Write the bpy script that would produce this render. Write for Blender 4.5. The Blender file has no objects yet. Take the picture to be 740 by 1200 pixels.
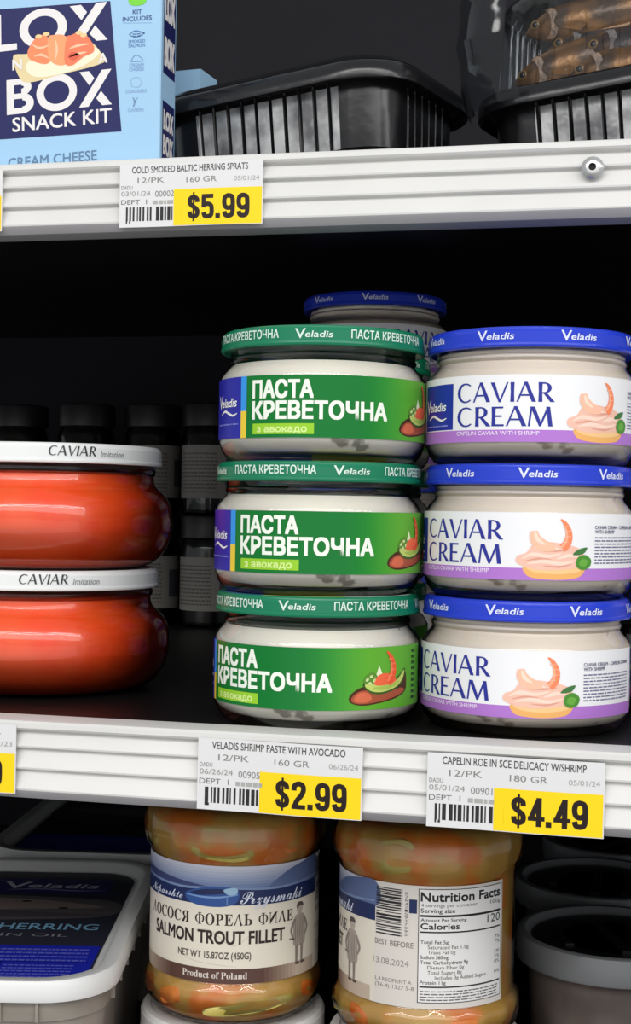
import bpy, bmesh, math, random
from mathutils import Matrix, Vector
random.seed(7)
SC = bpy.context.scene
COL = SC.collection
sin, cos, pi, rad = math.sin, math.cos, math.pi, math.radians
EYE = 1.30                       # eye level above the shop floor, metres

# ------------------------------------------------------------------ camera, world, lights, exposure
cam_d = bpy.data.cameras.new('camera'); cam = bpy.data.objects.new('camera', cam_d); COL.objects.link(cam)
cam_d.sensor_fit = 'VERTICAL'; cam_d.sensor_height = 36.0; cam_d.lens = 36.0 * 1680 / 1200
cam_d.clip_start = 0.01
cam.matrix_world = Matrix.Translation((0, 0, EYE)) @ Matrix.Rotation(rad(13.1), 4, 'Z') @ Matrix.Rotation(rad(89.9), 4, 'X') @ Matrix.Rotation(rad(0.95), 4, 'Z')
SC.camera = cam
SC.view_settings.view_transform = 'Standard'
SC.view_settings.look = 'None'
SC.view_settings.gamma = 1.0
SC.view_settings.use_curve_mapping = False
SC.view_settings.exposure = -0.28
world = bpy.data.worlds.new('shop'); SC.world = world; world.use_nodes = True
world.node_tree.nodes['Background'].inputs[0].default_value = (0.93, 0.96, 1.0, 1)
world.node_tree.nodes['Background'].inputs[1].default_value = 0.62
def area_lamp(name, y, z, w, h, power, aim):
    d = bpy.data.lights.new(name, 'AREA'); d.shape = 'RECTANGLE'; d.size = w; d.size_y = h; d.energy = power
    d.color = (1.0, 0.985, 0.965)
    o = bpy.data.objects.new(name, d); COL.objects.link(o)
    o.location = (0.8, y, EYE + z)
    v = Vector((0.5, aim[0], EYE + aim[1])) - o.location
    o.rotation_euler = v.to_track_quat('-Z', 'Y').to_euler()
area_lamp('ceiling_tube_light', -0.62, 1.05, 6.0, 0.045, 19, (0.55, 0.0))
area_lamp('ceiling_tube_light', -0.85, 1.05, 6.0, 0.045, 19, (0.55, 0.0))
area_lamp('aisle_fill', -1.9, 1.25, 5.0, 0.7, 40, (0.55, -0.05))

area_lamp('aisle_fill', -2.3, -0.45, 5.0, 1.6, 19, (0.55, -0.05))  # added low fill from the front for the jar bottoms, no real lamp

# ------------------------------------------------------------------ materials
def lin(c):
    return tuple(((x / 255) / 12.92 if x / 255 <= 0.04045 else ((x / 255 + 0.055) / 1.055) ** 2.4) for x in c)
def mat(name, rgb=None, rough=0.4, metal=0.0, attr=False, var=0.0, vscale=60, bump=0.0, bscale=300, sss=0.0, rgb2=None, coat=0.0, spec=0.5, ramp=(0.35, 0.65), detail=3.0):
    m = bpy.data.materials.new(name); m.use_nodes = True
    nt = m.node_tree; b = nt.nodes['Principled BSDF']
    b.inputs['Roughness'].default_value = rough; b.inputs['Metallic'].default_value = metal
    b.inputs['Coat Weight'].default_value = coat; b.inputs['Specular IOR Level'].default_value = spec
    tc = nt.nodes.new('ShaderNodeTexCoord')
    src = None
    if attr:
        a = nt.nodes.new('ShaderNodeAttribute'); a.attribute_name = 'ink'; src = a.outputs['Color']
    else:
        c = lin(rgb)
        b.inputs['Base Color'].default_value = (*c, 1)
        if var or rgb2:
            n = nt.nodes.new('ShaderNodeTexNoise'); n.inputs['Scale'].default_value = vscale; n.inputs['Detail'].default_value = detail
            nt.links.new(tc.outputs['Object'], n.inputs['Vector'])
            r = nt.nodes.new('ShaderNodeValToRGB'); r.color_ramp.elements[0].position = ramp[0]; r.color_ramp.elements[1].position = ramp[1]
            c2 = lin(rgb2) if rgb2 else tuple(min(1, x * (1 + var)) for x in c)
            r.color_ramp.elements[0].color = (*c, 1); r.color_ramp.elements[1].color = (*c2, 1)
            nt.links.new(n.outputs['Fac'], r.inputs['Fac']); src = r.outputs['Color']
    if src: nt.links.new(src, b.inputs['Base Color'])
    if sss:
        b.inputs['Subsurface Weight'].default_value = sss; b.inputs['Subsurface Radius'].default_value = (0.004, 0.002, 0.001)
        b.inputs['Subsurface Scale'].default_value = 1.0
    if bump:
        n2 = nt.nodes.new('ShaderNodeTexNoise'); n2.inputs['Scale'].default_value = bscale; n2.inputs['Detail'].default_value = 3
        nt.links.new(tc.outputs['Object'], n2.inputs['Vector'])
        bp = nt.nodes.new('ShaderNodeBump'); bp.inputs['Strength'].default_value = bump; bp.inputs['Distance'].default_value = 0.001
        nt.links.new(n2.outputs['Fac'], bp.inputs['Height']); nt.links.new(bp.outputs['Normal'], b.inputs['Normal'])
    return m
def clear(name, tint=(1, 1, 1), ior=1.5, rough=0.02, dens=0.0, gloss=1.0, bump=0.0, bscale=60):
    """thin clear glass or film: what lies behind it, plus a mirror coat that grows at grazing angles"""
    m = bpy.data.materials.new(name); m.use_nodes = True; nt = m.node_tree
    out = nt.nodes['Material Output']; nt.nodes.remove(nt.nodes['Principled BSDF'])
    t = nt.nodes.new('ShaderNodeBsdfTransparent'); t.inputs[0].default_value = (*tint, 1)
    g = nt.nodes.new('ShaderNodeBsdfGlossy'); g.inputs['Roughness'].default_value = rough
    f = nt.nodes.new('ShaderNodeFresnel'); f.inputs['IOR'].default_value = ior
    mu = nt.nodes.new('ShaderNodeMath'); mu.operation = 'MULTIPLY'; mu.inputs[1].default_value = gloss
    nt.links.new(f.outputs[0], mu.inputs[0])
    mx = nt.nodes.new('ShaderNodeMixShader')
    nt.links.new(mu.outputs[0], mx.inputs[0]); nt.links.new(t.outputs[0], mx.inputs[1]); nt.links.new(g.outputs[0], mx.inputs[2])
    last = mx
    if dens:
        df = nt.nodes.new('ShaderNodeBsdfDiffuse'); df.inputs[0].default_value = (*tint, 1)
        mx2 = nt.nodes.new('ShaderNodeMixShader'); mx2.inputs[0].default_value = dens
        nt.links.new(mx.outputs[0], mx2.inputs[1]); nt.links.new(df.outputs[0], mx2.inputs[2]); last = mx2
    if bump:
        tc = nt.nodes.new('ShaderNodeTexCoord'); n = nt.nodes.new('ShaderNodeTexNoise'); n.inputs['Scale'].default_value = bscale
        nt.links.new(tc.outputs['Object'], n.inputs['Vector'])
        bp = nt.nodes.new('ShaderNodeBump'); bp.inputs['Strength'].default_value = bump; bp.inputs['Distance'].default_value = 0.002
        nt.links.new(n.outputs['Fac'], bp.inputs['Height']); nt.links.new(bp.outputs['Normal'], g.inputs['Normal']); nt.links.new(bp.outputs['Normal'], f.inputs['Normal'])
    nt.links.new(last.outputs[0], out.inputs['Surface'])
    return m
M = dict(
    print=mat('printed_paper', attr=True, rough=0.45, spec=0.25, bump=0.03, bscale=900),
    gloss=mat('printed_glossy_label', attr=True, rough=0.32, spec=0.28, bump=0.02, bscale=500),
    lid=mat('lacquered_tin', attr=True, rough=0.3, spec=0.35, coat=0.1, bump=0.02, bscale=400),
    rail=mat('white_plastic_rail', (216, 215, 212), rough=0.42, var=0.05, vscale=25),
    rail_under=mat('grey_plastic_edge', (150, 148, 150), rough=0.5, var=0.08, vscale=30),
    deck=mat('black_shelf_steel', (12, 12, 13), rough=0.4, var=0.25, vscale=18, spec=0.3, bump=0.05, bscale=60),
    back=mat('dark_cooler_panel', (30, 30, 34), rough=0.75, var=0.3, vscale=4, spec=0.15, bump=0.06, bscale=14),
    steel=mat('zinc_screw', (205, 205, 203), rough=0.3, metal=0.85, var=0.1, vscale=200),
    hole=mat('dark_recess', (12, 12, 12), rough=0.7, var=0.1),
    glass=clear('clear_glass', (0.965, 0.975, 0.97)),
    glass_wavy=clear('wavy_jar_glass', (0.975, 0.98, 0.975), bump=0.3, bscale=38),
    glass_dim=clear('grey_glass', (0.80, 0.84, 0.82)),
    cream=mat('white_cream_spread', (238, 233, 222), rough=0.35, rgb2=(150, 146, 132), vscale=70, ramp=(0.64, 0.69), sss=0.1, bump=0.15, bscale=160),
    pcream=mat('pinkish_cream_spread', (238, 226, 214), rough=0.35, rgb2=(168, 152, 138), vscale=70, ramp=(0.66, 0.71), sss=0.1, bump=0.15, bscale=160),
    roe=mat('orange_red_roe', (255, 82, 28), rough=0.35, rgb2=(255, 104, 42), vscale=45, sss=0.5, bump=0.3, bscale=140),
    blackp=mat('black_tray_plastic', (20, 20, 22), rough=0.2, var=0.2, vscale=40, bump=0.25, bscale=70),
    pad=mat('painted_film_sheen', (96, 96, 98), rough=0.28, rgb2=(188, 188, 188), vscale=70, metal=0.3, bump=0.5, bscale=90),  # reflected light on the wrapped flutes, put into the base colour
    film=clear('clear_film', (0.93, 0.95, 0.96), rough=0.06, bump=0.35, bscale=45, dens=0.012),
    film_dark=clear('smoky_film', (0.45, 0.47, 0.5), rough=0.08, bump=0.5, bscale=35, dens=0.014),
    tubw=mat('white_tub_plastic', (226, 226, 224), rough=0.35, var=0.04, vscale=20, sss=0.0),
    tubc=mat('milky_tub_plastic', (168, 162, 152), rough=0.35, rgb2=(140, 132, 122), vscale=25),
    cupl=mat('grey_lid_plastic', (118, 120, 122), rough=0.4, var=0.1, vscale=30),
    cupd=mat('black_lid_insert', (20, 21, 25), rough=0.35, var=0.3, vscale=20, bump=0.1, bscale=40),
    cupb=mat('cloudy_cup_plastic', (120, 110, 102), rough=0.35, rgb2=(88, 80, 76), vscale=30),
    fillet=mat('pickled_fillet', (222, 128, 50), rough=0.32, rgb2=(202, 160, 82), vscale=50, sss=0.1, bump=0.7, bscale=80, detail=3.0, ramp=(0.38, 0.52)),
    carrot=mat('carrot_slice', (232, 118, 40), rough=0.35, rgb2=(240, 150, 66), vscale=120, bump=0.2),
    pickle=mat('pickle_strip', (206, 190, 104), rough=0.35, rgb2=(182, 166, 78), vscale=90, bump=0.2),
    fish=mat('smoked_fish_skin', (96, 56, 26), rough=0.26, metal=0.3, rgb2=(40, 30, 28), vscale=75, bump=0.3, bscale=260),
    fishg=mat('golden_fish_skin', (160, 108, 48), rough=0.24, metal=0.3, rgb2=(70, 48, 28), vscale=80, bump=0.3, bscale=260),
    eye=mat('fish_eye', (150, 116, 62), rough=0.15, rgb2=(110, 80, 44), vscale=400),
    pupil=mat('fish_pupil', (10, 9, 8), rough=0.1, var=0.1),
    dkglass=mat('dark_jar_contents', (40, 30, 28), rough=0.3, rgb2=(28, 22, 22), vscale=40),
    dklid=mat('black_lid', (26, 25, 27), rough=0.4, var=0.2, vscale=50),
)

# ------------------------------------------------------------------ mesh helpers (all sizes in millimetres)
class MB:
    def __init__(s): s.v = []; s.f = []; s.m = []; s.c = []
    def face(s, idx, m=0, c=(1, 1, 1)): s.f.append(tuple(idx)); s.m.append(m); s.c.append(c)
    def add(s, verts, faces, m=0, c=(1, 1, 1)):
        n = len(s.v); s.v += [tuple(p) for p in verts]
        for f in faces: s.face([i + n for i in f], m, c)
    def box(s, x0, x1, y0, y1, z0, z1, m=0, c=(1, 1, 1)):
        s.add([(x0, y0, z0), (x1, y0, z0), (x1, y1, z0), (x0, y1, z0), (x0, y0, z1), (x1, y0, z1), (x1, y1, z1), (x0, y1, z1)],
              [(0, 3, 2, 1), (4, 5, 6, 7), (0, 1, 5, 4), (1, 2, 6, 5), (2, 3, 7, 6), (3, 0, 4, 7)], m, c)
    def loops(s, loops, m=0, c=(1, 1, 1), cap0=False, cap1=False, colf=None):
        n0 = len(s.v); k = len(loops[0])
        for l in loops: s.v += [tuple(p) for p in l]
        for i in range(len(loops) - 1):
            a, b = n0 + i * k, n0 + (i + 1) * k
            for j in range(k):
                j2 = (j + 1) % k
                s.face((a + j, a + j2, b + j2, b + j), m, colf(i, j) if colf else c)
        if cap0: s.face([n0 + j for j in reversed(range(k))], m, c)
        if cap1: s.face([n0 + (len(loops) - 1) * k + j for j in range(k)], m, c)
    def lathe(s, prof, seg=96, m=0, c=(1, 1, 1), mod=None, colf=None):
        L = []
        for r, z in prof:
            L.append([((r * (mod(2 * pi * j / seg, z) if mod else 1)) * sin(2 * pi * j / seg), -(r * (mod(2 * pi * j / seg, z) if mod else 1)) * cos(2 * pi * j / seg), z) for j in range(seg)])
        s.loops(L, m, c, cap0=prof[0][0] > 0.01, cap1=prof[-1][0] > 0.01, colf=colf)
    def build(s, name, mats, parent=None, smooth=35):
        me = bpy.data.meshes.new(name)
        me.from_pydata([(x * .001, y * .001, z * .001) for x, y, z in s.v], [], s.f)
        for m in mats: me.materials.append(m)
        me.polygons.foreach_set('material_index', s.m)
        at = me.color_attributes.new('ink', 'FLOAT_COLOR', 'CORNER')
        k = 0
        buf = []
        for f, c in zip(s.f, s.c): buf += [c[0], c[1], c[2], 1.0] * len(f)
        at.data.foreach_set('color', buf)
        if smooth:
            me.polygons.foreach_set('use_smooth', [True] * len(s.f)); me.set_sharp_from_angle(angle=rad(smooth))
        me.update()
        o = bpy.data.objects.new(name, me); COL.objects.link(o)
        if parent: o.parent = parent
        return o
def tag(o, label, cat, group=None, kind=None):
    if label: o['label'] = label
    if cat: o['category'] = cat
    if group: o['group'] = group
    if kind: o['kind'] = kind
    return o
def place(o, x, y, z, rz=0, ry=0, rx=0):
    o.location = (x * .001, y * .001, EYE + z * .001); o.rotation_euler = (rad(rx), rad(ry), rad(rz)); return o
def thing(name, label, cat, group=None):
    o = bpy.data.objects.new(name, None); COL.objects.link(o); o.empty_display_size = 0.02
    return tag(o, label, cat, group)
def copy_tree(o, parent=None):
    c = o.copy(); COL.objects.link(c); c.parent = parent
    for ch in list(o.children): copy_tree(ch, c)
    return c
def child(o, base):
    return [c for c in o.children if c.name.split('.')[0] == base][0]

# lettering -----------------------------------------------------------
_tc = {}
def glyphs(sx):
    if sx not in _tc:
        cu = bpy.data.curves.new('t', 'FONT'); cu.body = sx; cu.size = 1; cu.resolution_u = 3
        o = bpy.data.objects.new('t', cu); COL.objects.link(o)
        dg = bpy.context.evaluated_depsgraph_get(); dg.update()
        me = bpy.data.meshes.new_from_object(o.evaluated_get(dg))
        vs = [(v.co.x, v.co.y) for v in me.vertices]; fs = [tuple(p.vertices) for p in me.polygons]
        bpy.data.meshes.remove(me); bpy.data.objects.remove(o); bpy.data.curves.remove(cu)
        _tc[sx] = (vs, fs)
    return _tc[sx]
def arc_band(cx, cy, rx, ry, a0, a1, t0, t1, n=14):
    """crescent stroke: thickness runs from t0 at the ends to t1 in the middle"""
    out = []
    for i in range(n):
        q = []
        for k in (i, i + 1):
            f = k / n; a = rad(a0 + (a1 - a0) * f); t = t0 + (t1 - t0) * sin(pi * f)
            q.append(((cx + rx * cos(a), cy + ry * sin(a)), (cx + (rx - t) * cos(a), cy + (ry - t * 0.35 - t0 * 0.6) * sin(a))))
        out.append([q[0][0], q[1][0], q[1][1], q[0][1]])
    return out
def flare(ch):
    """flared roman capitals, thick and thin strokes, cap height 1 -> (polygons, advance)"""
    stem = [(.06, 0), (.235, 0), (.22, .5), (.235, 1), (.06, 1), (.075, .5)]
    if ch == 'C': return arc_band(.46, .5, .44, .515, 48, 312, .07, .165), .86
    if ch == 'A': return [[(0, 0), (.08, 0), (.41, 1.02), (.34, 1.02)], [(.32, 1.02), (.46, 1.02), (.83, 0), (.645, 0)], [(.15, .30), (.62, .30), (.60, .385), (.17, .385)]], .86
    if ch == 'V': return [[(-.02, 1), (.165, 1), (.44, -.02), (.35, -.02)], [(.35, -.02), (.43, -.02), (.77, 1), (.69, 1)]], .79
    if ch == 'I': return [stem], .32
    if ch == 'E': return [stem, [(.15, .91), (.54, .91), (.55, 1), (.15, 1)], [(.15, .47), (.49, .47), (.49, .56), (.15, .56)], [(.15, 0), (.57, 0), (.58, .095), (.15, .095)]], .65
    if ch == 'R': return [stem, [(.15, .92), (.32, .92), (.32, 1), (.15, 1)], [(.15, .42), (.32, .42), (.32, .50), (.15, .50)]] + arc_band(.30, .715, .32, .285, 90, -90, .07, .165, 10) + [[(.25, .47), (.41, .47), (.76, 0), (.565, 0)]], .73
    if ch == 'M': return [[(.02, 0), (.10, 0), (.20, 1), (.12, 1)], [(.11, 1), (.29, 1), (.56, .12), (.46, 0)], [(.46, 0), (.54, 0), (.87, 1), (.77, 1)], [(.73, 1), (.89, 1), (1.0, 0), (.83, 0)]], 1.05
    return [], .35
DIG = {
    '5': [([(.10, .50), (.18, .585), (.32, .595), (.43, .52), (.455, .38), (.455, .25), (.42, .13), (.28, .09), (.15, .12), (.10, .26)], 0)],
    '9': [([(.28, .91), (.15, .87), (.10, .74), (.10, .60), (.15, .46), (.27, .41), (.38, .44), (.43, .50)], 0), ([(.20, .905), (.30, .91), (.42, .86), (.46, .70), (.46, .30), (.42, .14), (.28, .09), (.15, .13), (.10, .27)], 1)],
    '2': [([(.10, .66), (.12, .83), (.28, .91), (.43, .84), (.455, .68), (.38, .50), (.22, .30), (.13, .08)], 0)],
    '7': [([(.46, .86), (.34, .55), (.26, .28), (.22, 0)], 0)],
    '8': [([(.28, .91), (.14, .86), (.12, .70), (.16, .56), (.28, .51), (.40, .56), (.44, .70), (.42, .86), (.28, .91)], 0), ([(.28, .52), (.13, .45), (.10, .28), (.14, .13), (.28, .09), (.42, .13), (.46, .28), (.43, .45), (.28, .52)], 1)],
    '4': [([(.37, .93), (.27, .70), (.10, .28)], 0)],
    '$': [([(.44, .68), (.42, .82), (.28, .90), (.14, .84), (.11, .70), (.17, .58), (.39, .42), (.45, .30), (.42, .16), (.28, .10), (.14, .16), (.11, .31)], 0)],
}
BARS = {'5': [(.02, .83, .52, 1), (.01, .46, .19, .9)], '2': [(.02, 0, .54, .16)], '7': [(.02, .83, .55, 1)], '4': [(.28, 0, .47, 1), (-.01, .2, .58, .35)], '$': [(.24, -.09, .32, 1.09)], '.': [(0, 0, .2, .2)]}
class Sheet:
    """flat artwork: polygons in (u, v) millimetres with a stacking layer and an ink colour"""
    def __init__(s): s.p = []
    def poly(s, pts, col, layer=1): s.p.append((list(pts), layer, lin(col)))
    def rect(s, u0, v0, u1, v1, col, layer=0): s.poly([(u0, v0), (u1, v0), (u1, v1), (u0, v1)], col, layer)
    def ell(s, u, v, a, b, col, layer=2, rot=0, n=20):
        c, d = cos(rad(rot)), sin(rad(rot))
        s.poly([(u + a * cos(t) * c - b * sin(t) * d, v + a * cos(t) * d + b * sin(t) * c) for t in [2 * pi * i / n for i in range(n)]], col, layer)
    def stroke(s, pts, w, col, layer=2):
        for (a, b), (c, d) in zip(pts, pts[1:]):
            L = math.hypot(c - a, d - b) or 1; nx, ny = -(d - b) / L * w / 2, (c - a) / L * w / 2
            s.poly([(a + nx, b + ny), (a - nx, b - ny), (c - nx, d - ny), (c + nx, d + ny)], col, layer)
    def taper(s, pts, w, col, layer=2):
        pts = smooth_line(pts, 5); n = len(pts) - 1; L = []; R = []
        for i, (x, y) in enumerate(pts):
            a = pts[max(0, i - 1)]; b = pts[min(n, i + 1)]; d = math.hypot(b[0] - a[0], b[1] - a[1]) or 1
            f = i / n * (len(w) - 1); k = min(int(f), len(w) - 2); ww = w[k] + (w[k + 1] - w[k]) * (f - k)
            nx, ny = -(b[1] - a[1]) / d * ww / 2, (b[0] - a[0]) / d * ww / 2
            L.append((x + nx, y + ny)); R.append((x - nx, y - ny))
        for i in range(n): s.poly([L[i], L[i + 1], R[i + 1], R[i]], col, layer)
    def blob(s, pts, col, layer=2): s.poly(smooth_line(pts, 5, True), col, layer)
    def text(s, t, u, v, cap, col, width=None, align='L', bold=0.0, shear=0.0, layer=3, fat=0, flip=None):
        vs, fs = glyphs(t)
        if not vs: return 0
        x0 = min(p[0] for p in vs); x1 = max(p[0] for p in vs)
        k = cap / 0.69; kx = k if width is None else width / max(1e-6, x1 - x0)
        W = (x1 - x0) * kx
        ox = u - (0 if align == 'L' else W / 2 if align == 'C' else W)
        q = [((p[0] - x0) * kx, p[1] * k) for p in vs]
        if flip == 'x': q = [(W - a, b) for a, b in q]
        if flip == 'y': q = [(a, cap - b) for a, b in q]
        q = [(ox + a + shear * b, v + b) for a, b in q]
        bx, by = bold * k + fat, bold * k
        if bx == 0: D = [(0, 0)]
        else:                                              # heavier weight: the letter set several times, nudged, each on its own hair-thin sheet
            nx = max(2, math.ceil(2 * bx / (.07 * min(k, kx))) + 1); ny = max(2, math.ceil(2 * by / (.07 * k)) + 1)
            D = [(-bx + 2 * bx * a / (nx - 1), -by + 2 * by * b / (ny - 1)) for a in range(nx) for b in range(ny)]
        for n_, (dx, dy) in enumerate(D):
            for f in fs: s.p.append(([(q[i][0] + dx, q[i][1] + dy) for i in f], layer + n_ * .12, lin(col)))
        return W
    def roman(s, t, u, v, cap, col, width, shear=0.0, layer=3):
        adv = 0; P = []
        for ch in t:
            g, w = flare(ch); P += [[(a + adv, b) for a, b in q] for q in g]; adv += w
        k = width / (adv - .04)
        for q in P: s.poly([(u + a * k + shear * b * cap, v + b * cap) for a, b in q], col, layer)
    def wordmark(s, u, v, h, col, width, layer=3):
        """the jar maker's slanted name with its tall first letter"""
        w = width
        s.text('V', u, v - h * .12, h * 1.25, col, w * .27, bold=.012, shear=.02, layer=layer)
        s.text('eladis', u + w * .255, v + h * .02, h * .80, col, w * .72, bold=.014, shear=.2, layer=layer)
    def lines(s, u0, v0, u1, v1, n, col, layer=3, rng=None, h=.5):
        """rows of print too small to read: broken rules"""
        rng = rng or random.Random(3)
        dv = (v1 - v0) / n
        for i in range(n):
            u = u0; v = v1 - (i + 1) * dv
            while u < u1 - .6:
                w = min(rng.uniform(.9, 3.2), u1 - u); s.rect(u, v, u + w, v + dv * h, col, layer); u += w + .45
    def price(s, t, u, v, h, col, width, layer=5):
        """heavy narrow price figures"""
        adv = sum(.28 if c == '.' else .62 for c in t) - .06; k = width / adv; x = u
        for c in t:
            for pts, l in DIG.get(c, []): s.taper([(x + a * k, v + b * h) for a, b in pts], [.19 * k, .19 * k], col, layer + l * .5)
            for i, (a, b, c2, d) in enumerate(BARS.get(c, [])): s.rect(x + a * k, v + b * h, x + c2 * k, v + d * h, col, layer + 1 + i * .5)
            x += (.28 if c == '.' else .62) * k
    def block(s, t, u, v, h, col, width, fn=lambda a, b: (a, b), layer=3):
        """broad geometric capitals L, O, X, B"""
        P = []; x = 0; th = .2; lay = [0]
        def ring(cx, cy, rx, ry, a0=0, a1=360, n=28):
            lay[0] += .3
            for i in range(n):
                q = [rad(a0 + (a1 - a0) * j / n) for j in (i, i + 1)]
                P.append([lay[0], (cx + rx * cos(q[0]), cy + ry * sin(q[0])), (cx + rx * cos(q[1]), cy + ry * sin(q[1])), (cx + (rx - th) * cos(q[1]), cy + (ry - th) * sin(q[1])), (cx + (rx - th) * cos(q[0]), cy + (ry - th) * sin(q[0]))])
        for c in t:
            if c == 'L': P += [[0, (x, 0), (x + th, 0), (x + th, 1), (x, 1)], [0, (x + th, 0), (x + .56, 0), (x + .56, th * .9), (x + th, th * .9)]]; x += .62
            if c == 'O': ring(x + .54, .5, .54, .53); x += 1.13
            if c == 'X': P += [[0, (x, 0), (x + .25, 0), (x + .86, 1), (x + .61, 1)], [0, (x + .02, 1), (x + .27, 1), (x + .405, .79), (x + .28, .59)], [0, (x + .58, .41), (x + .455, .21), (x + .61, 0), (x + .86, 0)]]; x += .88
            if c == 'B':
                P.append([0, (x, 0), (x + th, 0), (x + th, 1), (x, 1)])
                for y0, y1 in ((.83, 1), (.43, .58), (0, .17)): P.append([0, (x + th, y0), (x + .43, y0), (x + .43, y1), (x + th, y1)])
                ring(x + .40, .755, .27, .245, -90, 90, 12); ring(x + .42, .29, .31, .29, -90, 90, 12); x += .80
        k = width / (x - .03)
        for q in P: s.poly([fn(u + a * k, v + b * h) for a, b in q[1:]], col, layer + q[0])
    def bars(s, u0, v0, u1, v1, n, col, layer=3, rng=None, vert=True):
        rng = rng or random.Random(5); t = 0; L = []
        while t < 1:
            w = rng.choice([.6, 1, 1, 1.7]) / n; g = rng.choice([.6, .8, 1.3]) / n
            L.append((t, min(1, t + w))); t += w + g
        for a, b in L:
            if vert: s.rect(u0 + (u1 - u0) * a, v0, u0 + (u1 - u0) * b, v1, col, layer)
            else: s.rect(u0, v0 + (v1 - v0) * a, u1, v0 + (v1 - v0) * b, col, layer)
    def emit(s, mb, fn, m=0, step=None, clip=None):
        bm = bmesh.new(); fl = bm.faces.layers.int.new('k'); cols = []
        for pts, lay, c in s.p:
            try:
                f = bm.faces.new([bm.verts.new((a, b, lay)) for a, b in pts])
            except ValueError: continue
            f[fl] = len(cols); cols.append(c)
        if clip:
            for co, no in (((clip[0], 0, 0), (-1, 0, 0)), ((clip[1], 0, 0), (1, 0, 0)), ((0, clip[2], 0), (0, -1, 0)), ((0, clip[3], 0), (0, 1, 0))):
                bmesh.ops.bisect_plane(bm, geom=bm.verts[:] + bm.edges[:] + bm.faces[:], plane_co=co, plane_no=no, clear_outer=True)
        if step:
            us = [v.co.x for v in bm.verts]; k = math.ceil(min(us) / step)
            while k * step < max(us):
                bmesh.ops.bisect_plane(bm, geom=bm.verts[:] + bm.edges[:] + bm.faces[:], plane_co=(k * step, 0, 0), plane_no=(1, 0, 0)); k += 1
        bm.verts.index_update(); n = len(mb.v)
        mb.v += [fn(v.co.x, v.co.y, v.co.z) for v in bm.verts]
        for f in bm.faces: mb.face([n + v.index for v in f.verts], m, cols[f[fl]])
        bm.free()
def smooth_line(P, n=5, closed=False):
    out = []; N = len(P)
    for i in range(N if closed else N - 1):
        g = lambda k: P[k % N] if closed else P[max(0, min(N - 1, k))]
        a, b, c, d = g(i - 1), g(i), g(i + 1), g(i + 2)
        for j in range(n):
            t = j / n
            out.append(tuple(.5 * (2 * b[q] + (c[q] - a[q]) * t + (2 * a[q] - 5 * b[q] + 4 * c[q] - d[q]) * t * t + (3 * b[q] - a[q] - 3 * c[q] + d[q]) * t ** 3) for q in (0, 1)))
    if not closed: out.append(P[-1])
    return out
def around(r, z0, eps=.04):
    return lambda u, v, l: ((r + eps * l) * sin(u / r), -(r + eps * l) * cos(u / r), z0 + v)
def front(y, eps=.03):
    return lambda u, v, l: (u, y - eps * l, v)

# ------------------------------------------------------------------ the setting
DECK, UDECK, LDECK = -85.5, 148.0, -277.6
w = MB(); w.box(-1300, 700, 1150, 1170, -1300, 900); tag(place(w.build('wall_back', [M['back']], smooth=0), 0, 0, 0), None, None, kind='structure')
w = MB(); w.box(-1300, 700, -2500, 1170, -1320, -1300)
tag(place(w.build('floor', [mat('floor_tiles', (150, 146, 140), rough=0.4, var=0.1, vscale=6)], smooth=0), 0, 0, 0), None, None, kind='structure')

def price_rail(y0, zt, x0=-900, x1=520):
    """rounded top lip, three stepped bands, grey return edge; profile in (depth, height) run along X"""
    P = [(16, 1.2), (3, 1.2), (.9, .9), (0, 0), (0, -1.8), (.8, -2.6), (3.4, -2.9), (3.6, -3.4)]
    for z1 in (-9.6, -18.0, -26.4):
        zt_ = P[-1][1]
        P += [(2.6, zt_ - (zt_ - z1) * .30), (1.5, zt_ - (zt_ - z1) * .62), (.7, z1 + .8), (.9, z1 + .1)]
        if z1 > -26: P += [(3.2, z1 - .2), (3.4, z1 - .6)]
    n_white = len(P)
    P += [(1.2, -27.2), (3.2, -29.6), (5.0, -30.0), (16, -30.0), (16, -28.2)]
    m = MB()
    n = len(P)
    m.v += [(x0, y0 + a, zt + b) for a, b in P] + [(x1, y0 + a, zt + b) for a, b in P]
    for i in range(n):
        j = (i + 1) % n
        m.face((i, j, n + j, n + i), 1 if n_white - 1 <= i < n - 1 else 0)
    m.face(list(range(n))[::-1]); m.face([n + i for i in range(n)])
    return m
def shelf(label, y0, zdeck, y1=1149):
    t = thing('shelf', label, 'shelf', 'cooler shelves')
    price_rail(y0, zdeck).build('price_rail', [M['rail'], M['rail_under']], t, smooth=28)
    d = MB(); d.box(-900, 520, y0 + 16.2, y1, -4 + zdeck, zdeck)
    d.box(-900, 520, y0 + 17, y0 + 20, zdeck - 24, zdeck - 4.0)
    d.box(-900, 520, y0 + 60, y0 + 62, zdeck - 12, zdeck - 4.0)
    d.build('deck', [M['deck']], t, smooth=0)
    place(t, 0, 0, 0)
    return t
up = shelf('upper black shelf whose white rail has a screw', 580, UDECK)
shelf('middle black shelf with white ridged price rail under the stacked jars', 520, DECK)
t = thing('shelf', 'lower shelf below the frame carrying the pickled fish jars and tubs', 'shelf', 'cooler shelves')
d = MB(); d.box(-900, 520, 470, 1149, -4, 0); d.box(-900, 520, 468, 470, -30, 1.5); d.build('deck', [M['deck']], t, smooth=0); place(t, 0, 0, LDECK)
# screw in the upper rail: flanged dome head with a dark socket
s_ = MB()
s_.lathe([(4.4, 0), (4.4, .5), (3.9, 1.0), (3.0, 1.7), (2.2, 2.0), (1.5, 2.0), (1.4, .9), (0.01, .9)], 32)
for i, f in enumerate(s_.f):
    if i >= 32 * 5: s_.m[i] = 1
sc = s_.build('screw', [M['steel'], M['hole']], up); sc.location = (-.0241, .5795, .1376); sc.rotation_euler = (rad(90), 0, 0)

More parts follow.
